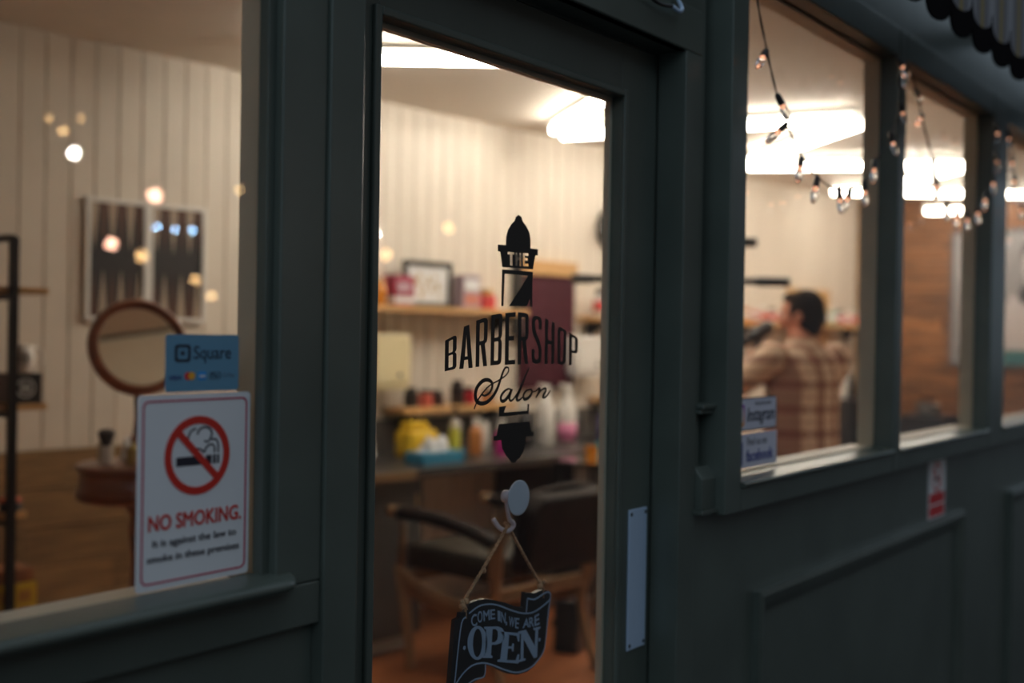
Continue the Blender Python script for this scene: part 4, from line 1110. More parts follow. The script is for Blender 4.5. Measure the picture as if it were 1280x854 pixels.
SALON = [([(1.473, 1.3928), (1.4649, 1.3935), (1.4581, 1.3862), (1.4515, 1.3736), (1.4433, 1.3591), (1.4317, 1.3469), (1.4167, 1.339), (1.4017, 1.3376), (1.3907, 1.3431), (1.3881, 1.3535), (1.3934, 1.3647), (1.4058, 1.373), (1.4191, 1.3744), (1.4293, 1.37), (1.4302, 1.3616), (1.423, 1.3534), (1.4114, 1.3496), (1.403, 1.3524)], 0.0037), ([(1.473, 1.3928), (1.4721, 1.386), (1.4618, 1.3787), (1.4429, 1.3717), (1.4227, 1.3649), (1.4063, 1.354), (1.3934, 1.342), (1.3855, 1.3294)], 0.0013), ([(1.48, 1.3576), (1.4729, 1.3586), (1.4624, 1.3547), (1.454, 1.3471), (1.4552, 1.3401), (1.4632, 1.3398), (1.4749, 1.3475), (1.4824, 1.3579), (1.4764, 1.3449), (1.4794, 1.3392), (1.4886, 1.3423), (1.5068, 1.3594)], 0.0031), ([(1.5297, 1.392), (1.519, 1.3786), (1.5068, 1.3594), (1.4981, 1.3467), (1.4965, 1.3407), (1.503, 1.3389), (1.5145, 1.345)], 0.0031), ([(1.5307, 1.3554), (1.5208, 1.3529), (1.5145, 1.3457), (1.5183, 1.3399), (1.5292, 1.3423), (1.5383, 1.3497), (1.5363, 1.355), (1.5307, 1.3554)], 0.0029), ([(1.5382, 1.3519), (1.5476, 1.352), (1.5543, 1.3547)], 0.001), ([(1.5513, 1.3537), (1.561, 1.3565), (1.5589, 1.3508), (1.5498, 1.3414)], 0.0029), ([(1.5516, 1.3431), (1.5657, 1.3537), (1.5771, 1.3563), (1.578, 1.3511), (1.5706, 1.3433), (1.5737, 1.3405), (1.5821, 1.3438), (1.5919, 1.3525)], 0.0024)]
def decal(name, loops): return link(name, curve_fill(loops, 0.0005), BLACK, dc, (0, YD, 0))
decal('pole_finial', [CROWN, CT, CH, CE])
decal('pole_shaft', [POLE]); decal('pole_foot', [FRAG]); decal('pole_base', [CAP])
# condensed capitals in a unit box: outer outline then holes
def rr(x0, x1, z0, z1, rx, rz, corners='1111', n=5):
    # corners: TR, TL, BL, BR
    out = []
    for (cx_, cz_, a0, on) in ((x1, z1, 0, corners[0]), (x0, z1, 90, corners[1]), (x0, z0, 180, corners[2]), (x1, z0, 270, corners[3])):
        if on == '1':
            ox = cx_ - rx if cx_ == x1 else cx_ + rx
            oz = cz_ - rz if cz_ == z1 else cz_ + rz
            for i in range(n + 1):
                a = math.radians(a0 + 90 * i / n); out.append((ox + rx * math.cos(a), oz + rz * math.sin(a)))
        else:
            out.append((cx_, cz_))
    return out
w_, h_ = 0.31, 0.085
GLYPH = {
 'B': [[(0, 0), (0.72, 0), (0.9, 0.02), (1, 0.08), (1, 0.42), (0.94, 0.47), (0.84, 0.5), (0.94, 0.53), (1, 0.58), (1, 0.92), (0.9, 0.98), (0.72, 1), (0, 1)],
       rr(w_, 1 - w_, h_, 0.46, 0.1, 0.03, '1001'), rr(w_, 1 - w_, 0.54, 1 - h_, 0.1, 0.03, '1001')],
 'A': [[(0, 0), (0.3, 0), (0.36, 0.2), (0.64, 0.2), (0.7, 0), (1, 0), (0.72, 1), (0.28, 1)], [(0.39, 0.28), (0.61, 0.28), (0.5, 0.83)]],
 'R': [[(0, 0), (w_, 0), (w_, 0.45), (0.42, 0.45), (0.68, 0), (1, 0), (0.76, 0.46), (0.94, 0.5), (1, 0.57), (1, 0.92), (0.9, 0.98), (0.72, 1), (0, 1)],
       rr(w_, 1 - w_, 0.535, 1 - h_, 0.1, 0.03, '1001')],
 'E': [[(0, 0), (1, 0), (1, h_), (0.36, h_), (0.36, 0.46), (0.86, 0.46), (0.86, 0.545), (0.36, 0.545), (0.36, 1 - h_), (1, 1 - h_), (1, 1), (0, 1)]],
 'H': [[(0, 0), (w_, 0), (w_, 0.455), (1 - w_, 0.455), (1 - w_, 0), (1, 0), (1, 1), (1 - w_, 1), (1 - w_, 0.545), (w_, 0.545), (w_, 1), (0, 1)]],
 'O': [rr(0, 1, 0, 1, 0.42, 0.1), rr(w_, 1 - w_, h_, 1 - h_, 0.17, 0.04)],
 'P': [[(0, 0), (w_, 0), (w_, 0.40), (0.72, 0.40), (0.9, 0.42), (1, 0.49), (1, 0.92), (0.9, 0.98), (0.72, 1), (0, 1)], rr(w_, 1 - w_, 0.485, 1 - h_, 0.1, 0.03, '1001')],
 'S': [[(0, 0.3), (0, 0.1), (0.12, 0.03), (0.4, 0), (0.6, 0), (0.88, 0.03), (1, 0.1), (1, 0.33), (0.9, 0.43), (0.36, 0.68), (0.31, 0.73), (0.31, 0.88), (0.42, 0.915), (0.58, 0.915), (0.69, 0.88), (0.69, 0.72), (1, 0.72),
        (1, 0.9), (0.88, 0.97), (0.6, 1), (0.4, 1), (0.12, 0.97), (0, 0.9), (0, 0.69), (0.1, 0.6), (0.64, 0.35), (0.69, 0.3), (0.69, 0.12), (0.58, 0.085), (0.42, 0.085), (0.31, 0.12), (0.31, 0.3)]],
}
def quadmap(loops, q):
    TL, TR, BR, BL = [Vector(p) for p in q]
    out = []
    for lp in loops:
        o_ = []
        for u, v_ in lp:
            p = (BL * (1 - u) + BR * u) * (1 - v_) + (TL * (1 - u) + TR * u) * v_
            o_.append((p.x, p.y))
        out.append(o_)
    return out
for chh, q in LETQ:
    decal('letter', quadmap(GLYPH[chh], q))
sl = MB()
for i, (pts, wd) in enumerate(SALON):
    sl.ribbon([Vector(p) for p in pts], wd * 1.9, -0.0004, taper=wd > 0.002, th=0.0005)
obj('script_lettering', sl, BLACK, dc, (0, YD, 0))

# ------------------------------------------------------------------ open sign on a suction hook, inside the door glass
SIGN = [(1.3907, 0.9908), (1.4031, 0.9928), (1.4045, 1.0002), (1.4171, 0.9993), (1.4248, 1.0107), (1.4457, 1.013), (1.4688, 1.0114), (1.4924, 1.0052), (1.5201, 0.996), (1.5449, 0.9862), (1.5683, 0.9787), (1.5755, 0.9785), (1.5774, 1.0035), (1.6062, 0.997), (1.6287, 0.9991), (1.6526, 0.9928), (1.6567, 0.9861), (1.6494, 0.9438), (1.6435, 0.9093), (1.6375, 0.8916), (1.6283, 0.8814), (1.6099, 0.87), (1.5879, 0.864), (1.5589, 0.8653), (1.5304, 0.874), (1.5023, 0.8888), (1.4784, 0.9005), (1.473, 0.9019), (1.4705, 0.8814), (1.4524, 0.8826), (1.4346, 0.8789), (1.4172, 0.8715), (1.3986, 0.8609), (1.3769, 0.8623), (1.3808, 0.8925), (1.3857, 0.9421)]
SLINES = [[(1.4252, 0.9957), (1.4493, 1.0026), (1.4757, 1.0015), (1.5029, 0.9945), (1.538, 0.98), (1.574, 0.9679), (1.6072, 0.965), (1.6447, 0.9748), (1.653, 0.98)], [(1.5843, 0.9921), (1.5813, 0.9672)], [(1.5843, 0.9921), (1.6065, 0.9867), (1.6384, 0.9926), (1.6511, 0.9899), (1.6533, 0.9811), (1.6472, 0.9532), (1.6412, 0.9098), (1.6356, 0.8909), (1.6208, 0.8786), (1.5951, 0.869), (1.5588, 0.8696), (1.5232, 0.882), (1.4885, 0.8982), (1.4616, 0.9073), (1.4355, 0.909), (1.4133, 0.9018), (1.3963, 0.8896), (1.3873, 0.8777)], [(1.4173, 0.9911), (1.4065, 0.9837), (1.3982, 0.9395), (1.3911, 0.8888), (1.3845, 0.8654), (1.3953, 0.8667), (1.4171, 0.8776), (1.4329, 0.883), (1.4458, 0.8845), (1.4671, 0.8843), (1.47, 0.9034)]]
SOPEN = [[(1.4225, 0.9759), (1.474, 0.9659), (1.4731, 0.9099), (1.4223, 0.9211)], [(1.465, 0.9662), (1.5212, 0.956), (1.5164, 0.9036), (1.462, 0.9155)], [(1.511, 0.9491), (1.5648, 0.9358), (1.5627, 0.8838), (1.502, 0.9004)], [(1.559, 0.9395), (1.6237, 0.9355), (1.6215, 0.8829), (1.5604, 0.8865)]]
SDOTS = [(1.4145, 0.9421), (1.6218, 0.9127)]
SCOME = [('C', [(1.4285, 0.9904), (1.4436, 0.9929), (1.4461, 0.9719), (1.4322, 0.972)]), ('O', [(1.4456, 0.994), (1.4586, 0.9951), (1.4605, 0.9753), (1.4474, 0.9752)]), ('M', [(1.461, 0.9932), (1.4776, 0.9922), (1.4791, 0.9746), (1.4631, 0.9756)]), ('E', [(1.48, 0.9918), (1.4928, 0.99), (1.4933, 0.9736), (1.4811, 0.9751)]), ('I', [(1.4997, 0.9867), (1.5073, 0.9844), (1.5085, 0.9665), (1.5009, 0.969)]), ('N', [(1.5094, 0.9832), (1.5223, 0.9787), (1.5217, 0.9608), (1.5099, 0.9645)]), (',', [(1.5227, 0.9637), (1.5273, 0.9624), (1.5264, 0.9556), (1.5222, 0.9575)]), ('W', [(1.5319, 0.9709), (1.5483, 0.9657), (1.5466, 0.9489), (1.5317, 0.9539)]), ('E', [(1.5497, 0.965), (1.5616, 0.9619), (1.5588, 0.9443), (1.5495, 0.9474)]), ('A', [(1.5761, 0.9578), (1.5882, 0.9577), (1.5894, 0.9411), (1.5711, 0.9425)]), ('R', [(1.5896, 0.957), (1.6029, 0.9575), (1.6042, 0.9393), (1.5909, 0.9402)]), ('E', [(1.6055, 0.9577), (1.6193, 0.9595), (1.621, 0.94), (1.606, 0.9394)])]
YS = 0.115
BLUEW = mat('pale_blue_sign_paint', (0.34, 0.46, 0.66), 0.5)
SGB = mat('black_sign_board', (0.012, 0.012, 0.016), 0.45)
KN1, KN2, APEX = (1.413, YS, 1.014), (1.627, YS, 1.010), (1.527, 0.112, 1.125)
osn = thing('open_sign', 'black wavy banner sign reading come in we are open, hung on twine', 'sign', (0, 0, 0))
me = curve_fill([SIGN], 0.008)
b_ = link('board', me, SGB, osn, (0, YS, 0))
rib = MB()
for ln in SLINES:
    rib.ribbon([Vector(p) for p in ln], 0.0026, -0.0048)
obj('border_line', rib, BLUEW, osn, (0, YS, 0))
def serif(loops, q, nm): return link(nm, curve_fill(quadmap(loops, q), 0.0006), BLUEW, osn, (0, YS - 0.0046, 0))
sO = [circ(0.5, 0.5, 0.5, 0.5, 40), [(0.5 + 0.24 * math.cos(2 * PI * i / 32), 0.5 + 0.42 * math.sin(2 * PI * i / 32)) for i in range(32)]]
sP = [[(0, 0), (0.48, 0), (0.48, 0.06), (0.40, 0.09), (0.40, 0.42), (0.62, 0.42), (0.84, 0.47), (0.97, 0.58), (1, 0.71), (0.97, 0.85), (0.85, 0.95), (0.66, 1), (0, 1), (0, 0.94), (0.1, 0.91), (0.1, 0.09), (0, 0.06)],
      [(0.40, 0.5), (0.55, 0.5), (0.66, 0.57), (0.69, 0.71), (0.66, 0.85), (0.55, 0.92), (0.40, 0.92)]]
sE = [[(0, 0), (0.97, 0), (1, 0.3), (0.93, 0.3), (0.84, 0.1), (0.42, 0.08), (0.42, 0.46), (0.6, 0.47), (0.64, 0.38), (0.7, 0.38), (0.7, 0.64), (0.64, 0.64), (0.6, 0.54), (0.42, 0.54), (0.42, 0.92), (0.82, 0.9), (0.9, 0.72), (0.97, 0.72), (0.97, 1), (0, 1), (0, 0.94), (0.12, 0.91), (0.12, 0.09), (0, 0.06)]]
sN = [[(0, 0), (0.34, 0), (0.34, 0.06), (0.24, 0.09), (0.24, 0.72), (0.74, 0), (0.9, 0), (0.9, 0.91), (1, 0.94), (1, 1), (0.68, 1), (0.68, 0.94), (0.78, 0.91), (0.78, 0.38), (0.34, 1), (0, 1), (0, 0.94), (0.12, 0.9), (0.12, 0.09), (0, 0.06)]]
for g, q in zip((sO, sP, sE, sN), SOPEN): serif(g, q, 'letter')
dots_ = [circ(p[0], p[1], 0.0032, n=14) for p in SDOTS]
link('dots', curve_fill(dots_, 0.0006), BLUEW, osn, (0, YS - 0.0046, 0))
for c_, q in SCOME:
    text('letter', c_, 0, 1, 0, 1, YS - 0.0048, BLUEW, osn, bold=0.012, quad=q)
def twist(a, b, sag, nseg=26, r=0.0016, twr=0.0011):
    A, B = Vector(a), Vector(b)
    out = []
    for ph in (0, PI):
        pts = []
        for i in range(nseg + 1):
            u = i / nseg
            p = A.lerp(B, u); p.z -= sag * 4 * u * (1 - u)
            an = u * (B - A).length / 0.006 * 2 + ph
            pts.append((p.x + twr * math.cos(an), p.y + twr * math.sin(an), p.z + twr * 0.4 * math.sin(an)))
        out.append(pts)
    return out
rp = MB()
for a, b in ((KN1, APEX), (KN2, APEX)):
    for pts in twist(a, b, 0.0015, 44): rp.tube(pts, 0.0021, 6)
rp.tube(smooth2([(1.524, 0.112, 1.123), (1.524, 0.118, 1.128), (1.530, 0.118, 1.128), (1.530, 0.112, 1.123)], 3), 0.0022, 6)
rp.ball((1.466, 0.114, 1.058), (0.0042, 0.004, 0.005))
obj('twine', rp, TWINE, osn, smooth=True)
for kx, ky, kz in (KN1, KN2):
    kn = MB(); kn.ball((kx, ky, kz), (0.007, 0.006, 0.006)); kn.ball((kx + 0.004, ky - 0.005, kz + 0.003), 0.005); kn.ball((kx - 0.004, ky - 0.003, kz - 0.004), 0.0055)
    kn.tube([(kx + 0.002, ky, kz), (kx + 0.007, ky - 0.004, kz - 0.012)], 0.002, 6); kn.tube([(kx - 0.004, ky, kz), (kx - 0.01, ky - 0.004, kz + 0.006)], 0.0018, 6)
    kn.tube([(kx + 0.005, ky - 0.002, kz - 0.004), (kx + 0.006, ky - 0.003, kz - 0.026)], 0.0019, 6)
    obj('twine_knot', kn, TWINE, osn, smooth=True)
HK = (1.514, 1.176)
hk = thing('suction_hook', 'round clear blue suction hook pressed inside the door glass', 'hook', (HK[0], 0.0805, HK[1]))
CUP = mat('clear_blue_vinyl', (0.26, 0.42, 0.85), 0.1, spec=0.8)
prf = [(0.0275, 0.0002), (0.029, 0.001), (0.028, 0.0022), (0.022, 0.006), (0.012, 0.010), (0.0085, 0.012), (0.0085, 0.016), (0.001, 0.0165)]
cp = MB().lathe(prf, seg=36, axis='y'); obj('suction_cup', cp, CUP, hk, smooth=True)
obj('cup_rim', MB().lathe([(0.0272, -0.0004), (0.0296, -0.0004), (0.0296, 0.0012), (0.0272, 0.0002)], seg=36, axis='y'), mat('clear_rim', (0.6, 0.66, 0.78), 0.15), hk, smooth=True)
HKM = mat('pale_lilac_plastic', (0.72, 0.68, 0.78), 0.25)
obj('neck', MB().lathe([(0.0075, 0.0166), (0.0085, 0.02), (0.0105, 0.022), (0.0105, 0.030), (0.008, 0.032)], seg=18, axis='y'), HKM, hk, smooth=True)
obj('hook_arm', MB().tube(smooth2([(0, 0.026, -0.006), (0.004, 0.0262, -0.025), (0.010, 0.026, -0.040), (0.019, 0.026, -0.046), (0.0215, 0.027, -0.053), (0.0135, 0.033, -0.0605), (0.004, 0.043, -0.055), (-0.004, 0.05, -0.040)], 4), [0.0036] * 8 + [0.0042] * 21, 10), HKM, hk, smooth=True)

# ------------------------------------------------------------------ no smoking sign and card sticker on the left window
YN = 0.0325
ns = thing('no_smoking_sign', 'white no smoking sign in the lower right corner of the left window', 'sign', (0, YN, 0))
X0, X1, Z0, Z1 = 0.747, 0.9035, 1.156, 1.374
link('panel', curve_fill([rrect(X0, X1, Z0, Z1, 0.005)], 0.001), mat('sign_white', (0.78, 0.80, 0.84), 0.35), ns)
link('border', curve_fill([rrect(X0 + 0.006, X1 - 0.005, Z0 + 0.007, Z1 - 0.006, 0.008), rrect(X0 + 0.0081, X1 - 0.0071, Z0 + 0.0091, Z1 - 0.0081, 0.0062)], 0.0004), mat('sign_crimson', (0.5, 0.02, 0.09), 0.4), ns, (0, -0.0008, 0))
CXN, CZN, RN_ = 0.8275, 1.303, 0.0455
REDN = mat('prohibition_red', (0.62, 0.03, 0.02), 0.4)
link('prohibition_ring', curve_fill([circ(CXN, CZN, RN_, n=48), circ(CXN, CZN, RN_ * 0.80, n=48)], 0.0005), REDN, ns, (0, -0.0010, 0))
INK = mat('sign_ink', (0.02, 0.02, 0.035), 0.5)
def bxp(cx_, cz_, w2, h2): return [(cx_ - w2, cz_ - h2), (cx_ + w2, cz_ - h2), (cx_ + w2, cz_ + h2), (cx_ - w2, cz_ + h2)]
link('cigarette', curve_fill([bxp(CXN - 0.012, CZN - 0.006, 0.0175, 0.0052), bxp(CXN + 0.0155, CZN - 0.006, 0.004, 0.0052), bxp(CXN + 0.0235, CZN - 0.006, 0.0019, 0.0052), bxp(CXN + 0.0288, CZN - 0.006, 0.0015, 0.0052)], 0.0004), INK, ns, (0, -0.0008, 0))
smk = MB()
for pts in ([(0.0288, 0.0015), (0.0288, 0.01), (0.026, 0.0165), (0.018, 0.018), (0.0195, 0.024), (0.016, 0.030), (0.008, 0.032), (0.001, 0.029)],
            [(0.0235, 0.0015), (0.0235, 0.008), (0.019, 0.0115), (0.012, 0.0085), (0.009, 0.003), (0.004, 0.0065), (-0.003, 0.008), (-0.010, 0.0125), (-0.0135, 0.02), (-0.010, 0.028), (-0.003, 0.031)],
            [(0.018, 0.018), (0.013, 0.0145), (0.009, 0.0165)], [(0.001, 0.029), (-0.001, 0.024)]):
    smk.ribbon([Vector((CXN + p[0], CZN + p[1])) for p in pts], 0.0022, -0.0009)
obj('smoke', smk, INK, ns)
d45 = RN_ * 0.88 * math.sqrt(0.5)
sb = MB().ribbon([Vector((CXN - d45, CZN + d45)), Vector((CXN + d45, CZN - d45))], 0.0085, -0.0013)
obj('prohibition_bar', sb, REDN, ns)
text('lettering', 'NO SMOKING.', 0.762, 0.8915, 1.222, 1.240, -0.0009, REDN, ns, bold=0.022)
text('lettering', 'It is against the law to', 0.768, 0.884, 1.2015, 1.2125, -0.0009, INK, ns, bold=0.008)
text('lettering', 'smoke in these premises', 0.761, 0.889, 1.1845, 1.1955, -0.0009, INK, ns, bold=0.008)

cs = thing('card_sticker', 'blue rounded card payment sticker above the no smoking sign', 'sticker', (0, YN, 0))
SX0, SX1, SZ0, SZ1 = 0.782, 0.885, 1.3765, 1.442
link('panel', curve_fill([rrect(SX0, SX1, SZ0, SZ1, 0.004)], 0.0008), mat('sticker_blue', (0.115, 0.30, 0.46), 0.35), cs)
INK2 = mat('sticker_ink', (0.01, 0.02, 0.04), 0.5)
link('logo', curve_fill([rrect(0.794, 0.8155, 1.4105, 1.4305, 0.004), rrect(0.7975, 0.812, 1.4138, 1.4272, 0.002)], 0.0004), INK2, cs, (0, -0.0007, 0))
link('logo', curve_fill([rrect(0.8022, 0.8073, 1.4182, 1.4230, 0.0006)], 0.0004), INK2, cs, (0, -0.0007, 0))
text('lettering', 'Square', 0.820, 0.873, 1.4090, 1.4290, -0.0007, INK2, cs, bold=0.0)
text('card_mark', 'VISA', 0.787, 0.803, 1.3905, 1.3955, -0.0007, mat('navy_mark', (0.03, 0.05, 0.2), 0.5), cs, bold=0.02, shear=0.3)
link('card_mark', curve_fill([circ(0.8122, 1.3945, 0.0045)], 0.0004), mat('mark_red', (0.7, 0.03, 0.03), 0.4), cs, (0, -0.0007, 0))
link('card_mark', curve_fill([circ(0.8172, 1.3945, 0.0045)], 0.0004), mat('mark_amber', (0.85, 0.40, 0.03), 0.4), cs, (0, -0.0009, 0))
link('card_mark', curve_fill([rrect(0.8265, 0.8375, 1.3895, 1.3995, 0.0008)], 0.0004), mat('mark_blue', (0.02, 0.30, 0.75), 0.4), cs, (0, -0.0007, 0))
text('lettering', 'AMEX', 0.8275, 0.8365, 1.3925, 1.3955, -0.0011, WHITE, cs, bold=0.02)
link('card_mark', curve_fill([rrect(0.8435, 0.8580, 1.3905, 1.3985, 0.001), rrect(0.8441, 0.8574, 1.3911, 1.3979, 0.0008)], 0.0004), INK2, cs, (0, -0.0007, 0))
text('card_mark', 'Pay', 0.846, 0.8555, 1.3915, 1.3970, -0.0007, INK2, cs)
text('card_mark', 'G Pay', 0.8620, 0.8785, 1.3912, 1.3972, -0.0007, mat('mark_grey', (0.12, 0.2, 0.28), 0.5), cs)

# ------------------------------------------------------------------ stickers on the right
YR = 0.0072
WST = mat('sticker_white', (0.66, 0.66, 0.78), 0.4)
i1 = thing('photo_sticker', 'white sticker with a pink camera icon, topmost of two in window corner', 'sticker', (0, YR, 0))
link('panel', curve_fill([rrect(2.075, 2.368, 1.2505, 1.321, 0.002), ], 0.0008), INK2, i1)
link('panel', curve_fill([rrect(2.08, 2.363, 1.2535, 1.318, 0.002)], 0.0006), WST, i1, (0, -0.0008, 0))
IGP = bpy.data.materials.new('camera_icon_print'); IGP.use_nodes = True
nt = IGP.node_tree; gb_ = nt.nodes['Principled BSDF']; gt = nt.nodes.new('ShaderNodeTexCoord'); gs = nt.nodes.new('ShaderNodeSeparateXYZ'); gr = nt.nodes.new('ShaderNodeValToRGB'); gm = nt.nodes.new('ShaderNodeMapRange')
nt.links.new(gt.outputs['Object'], gs.inputs[0]); nt.links.new(gs.outputs['Z'], gm.inputs[0]); gm.inputs[1].default_value = 1.262; gm.inputs[2].default_value = 1.308
nt.links.new(gm.outputs[0], gr.inputs[0]); nt.links.new(gr.outputs[0], gb_.inputs['Base Color'])
for p_, c_ in ((0.0, (0.85, 0.35, 0.04, 1)), (0.45, (0.75, 0.03, 0.16, 1)), (1.0, (0.28, 0.05, 0.5, 1))):
    e_ = gr.color_ramp.elements.new(p_) if p_ not in (0.0, 1.0) else gr.color_ramp.elements[0 if p_ == 0 else 1]
    e_.position = p_; e_.color = c_
link('logo', curve_fill([rrect(2.145, 2.205, 1.2600, 1.3105, 0.011)], 0.0004), IGP, i1, (0, -0.0014, 0))
link('logo', curve_fill([rrect(2.153, 2.197, 1.2670, 1.3035, 0.009), rrect(2.158, 2.192, 1.2710, 1.2995, 0.006)], 0.0004), WHITE, i1, (0, -0.0018, 0))
link('logo', curve_fill([circ(2.175, 1.2853, 0.0105), circ(2.175, 1.2853, 0.0068)], 0.0004), WHITE, i1, (0, -0.0018, 0))
text('lettering', 'FOLLOW US ON', 2.255, 2.335, 1.3035, 1.3105, -0.0014, INK2, i1)
text('lettering', 'Instagram', 2.217, 2.355, 1.2605, 1.2995, -0.0014, INK2, i1, bold=0.01, shear=0.25)
f1 = thing('page_sticker', 'white sticker with a dark blue letter icon, lower of two in window corner', 'sticker', (0, YR, 0))
link('panel', curve_fill([rrect(2.08, 2.371, 1.172, 1.2445, 0.002)], 0.0008), WST, f1)
FBB = mat('navy_print', (0.02, 0.035, 0.25), 0.4)
link('logo', curve_fill([rrect(2.142, 2.200, 1.178, 1.2290, 0.005)], 0.0004), FBB, f1, (0, -0.0006, 0))
text('logo', 'f', 2.168, 2.193, 1.178, 1.222, -0.001, WHITE, f1, bold=0.03)
text('lettering', 'Find us on', 2.222, 2.318, 1.2190, 1.2350, -0.0006, INK2, f1)
text('lettering', 'facebook', 2.217, 2.352, 1.1840, 1.2100, -0.0006, FBB, f1, bold=0.022)
n2 = thing('smoking_notice', 'small white and red no smoking notice on the wall below the right windows', 'sign', (0, -0.0012, 0))
link('panel', curve_fill([rrect(3.44, 3.605, 0.913, 1.095, 0.004)], 0.001), WHITE, n2)
link('prohibition_ring', curve_fill([circ(3.5225, 1.035, 0.045), circ(3.5225, 1.035, 0.036)], 0.0004), REDN, n2, (0, -0.0008, 0))
obj('prohibition_bar', MB().ribbon([Vector((3.494, 1.063)), Vector((3.551, 1.007))], 0.009, -0.0012), REDN, n2)
link('cigarette', curve_fill([bxp(3.5225, 1.03, 0.024, 0.005)], 0.0004), INK, n2, (0, -0.0007, 0))
link('red_band', curve_fill([bxp(3.5225, 0.972, 0.074, 0.016)], 0.0004), RED, n2, (0, -0.0008, 0))
link('red_band', curve_fill([bxp(3.5225, 0.934, 0.074, 0.016)], 0.0004), RED, n2, (0, -0.0008, 0))

# ------------------------------------------------------------------ string lights outside the right windows
BULBG = mat('clear_bulb_glass', (0.95, 0.95, 0.96), 0.03)
BULBG.node_tree.nodes['Principled BSDF'].inputs['Transmission Weight'].default_value = 1.0
BULBG.node_tree.nodes['Principled BSDF'].inputs['IOR'].default_value = 1.45
FIL = mat('warm_filament', (1, 0.5, 0.3), 0.5, emit=(1.0, 0.45, 0.25), estr=1.2)
def sock_mesh(): return MB().lathe([(0.002, 0.002), (0.0045, 0.0), (0.0062, -0.004), (0.0075, -0.022), (0.0068, -0.024)], seg=10).mesh('socket', True)
def bulb_mesh(): return MB().lathe([(0.0055, -0.0225), (0.0075, -0.030), (0.0082, -0.040), (0.0072, -0.052), (0.004, -0.059), (0.0005, -0.061)], seg=12).mesh('bulb', True)
def fil_mesh(): return MB().lathe([(0.0028, -0.0235), (0.0034, -0.029), (0.001, -0.034)], seg=8).mesh('filament', True)
SM, BM_, FM = sock_mesh(), bulb_mesh(), fil_mesh()
SM.materials.append(BLACKP); BM_.materials.append(BULBG); FM.materials.append(FIL)
def string(label, path, bulbs, ends=True):
    t_ = thing('string_light', label, 'string light', (0, 0, 0))
    P_ = smooth2(path, 6)
    wv = MB()
    for ph in (0, PI):
        wv.tube([(p.x + 0.0012 * math.cos(i * 0.9 + ph), p.y + 0.0012 * math.sin(i * 0.9 + ph), p.z) for i, p in enumerate(P_)], 0.0014, 5)
    obj('wire', wv, mat('dark_green_wire', (0.018, 0.02, 0.018), 0.5), t_, smooth=True)
    for (x, y, z, ax, az, ay) in bulbs:
        d = Vector((ax, ay, az)).normalized()
        q = Vector((0, 0, -1)).rotation_difference(d)
        s_ = link('socket', SM, None, t_, (x, y, z)); s_.rotation_mode = 'QUATERNION'; s_.rotation_quaternion = q
        link('bulb', BM_, None, s_); link('filament', FM, None, s_)
    return t_
Y_ = -0.075
def pth(*p): return [(x, Y_, z) for x, z in p]
string('fairy light string swagged across the first right window', pth((2.04, 2.2), (2.058, 2.11), (2.105, 2.02), (2.155, 1.945), (2.20, 1.895), (2.285, 1.835), (2.375, 1.80), (2.48, 1.785), (2.575, 1.795), (2.665, 1.825), (2.735, 1.88), (2.845, 1.96), (2.90, 2.05), (2.885, 2.13), (2.93, 2.16)),
       [(2.105, Y_, 2.02, -0.75, -0.8, 0), (2.157, Y_, 1.942, 0.5, -0.75, -0.2), (2.212, Y_, 1.892, -0.4, -0.6, 0.5), (2.288, Y_, 1.832, -0.35, -1, 0), (2.375, Y_, 1.802, -0.1, -0.9, 0.1),
        (2.50, Y_, 1.790, 0.35, -1, 0), (2.575, Y_, 1.797, -0.3, -0.9, 0.2), (2.66, Y_, 1.825, 0.2, -1, 0), (2.725, Y_, 1.885, -0.1, -1, 0), (2.835, Y_, 1.965, 0.45, -0.8, -0.1), (2.905, Y_, 2.05, 0.6, -0.6, 0), (2.875, Y_, 2.16, 0.45, -0.5, -0.2), (2.925, Y_, 2.155, 0.2, -1, 0)])
string('fairy light string swagged across the middle right window', pth((2.93, 2.165), (3.02, 2.12), (3.075, 2.05), (3.13, 1.99), (3.19, 1.93), (3.26, 1.87), (3.34, 1.835), (3.45, 1.825), (3.57, 1.84), (3.68, 1.88), (3.78, 1.95), (3.84, 2.03), (3.86, 2.13)),
       [(3.02, Y_, 2.105, 0.9, -0.35, 0), (3.085, Y_, 2.05, -0.7, -0.5, 0), (3.185, Y_, 1.945, 0.15, -0.9, 0), (3.215, Y_, 1.90, 0.1, -1, 0), (3.31, Y_, 1.845, 0.2, -1, 0), (3.42, Y_, 1.83, -0.3, -1, 0), (3.52, Y_, 1.835, 0.1, -1, 0), (3.63, Y_, 1.865, 0.2, -1, 0), (3.72, Y_, 1.91, -0.3, -0.9, 0), (3.80, Y_, 1.975, 0.2, -1, 0), (3.835, Y_, 2.05, 0.2, -1, 0), (3.83, Y_, 2.14, 0.4, -0.8, 0)])
string('fairy light string swagged across the window at the right edge', pth((3.86, 2.15), (3.95, 2.14), (4.02, 2.08), (4.08, 2.0), (4.18, 1.92), (4.32, 1.86), (4.5, 1.84), (4.7, 1.87), (4.9, 1.95), (5.03, 2.1)),
       [(3.965, Y_, 2.14, 0.5, -0.6, 0), (4.03, Y_, 2.07, 0.2, -0.9, 0), (4.07, Y_, 2.01, -0.2, -0.9, 0), (4.17, Y_, 1.925, 0.1, -1, 0), (4.32, Y_, 1.86, 0.2, -1, 0), (4.5, Y_, 1.84, -0.2, -1, 0), (4.7, Y_, 1.87, 0.1, -1, 0), (4.9, Y_, 1.95, 0.2, -1, 0)])
cbh = thing('cable_hook', 'dark cable end on a small metal hook over the door', 'cable', (0, 0, 0))
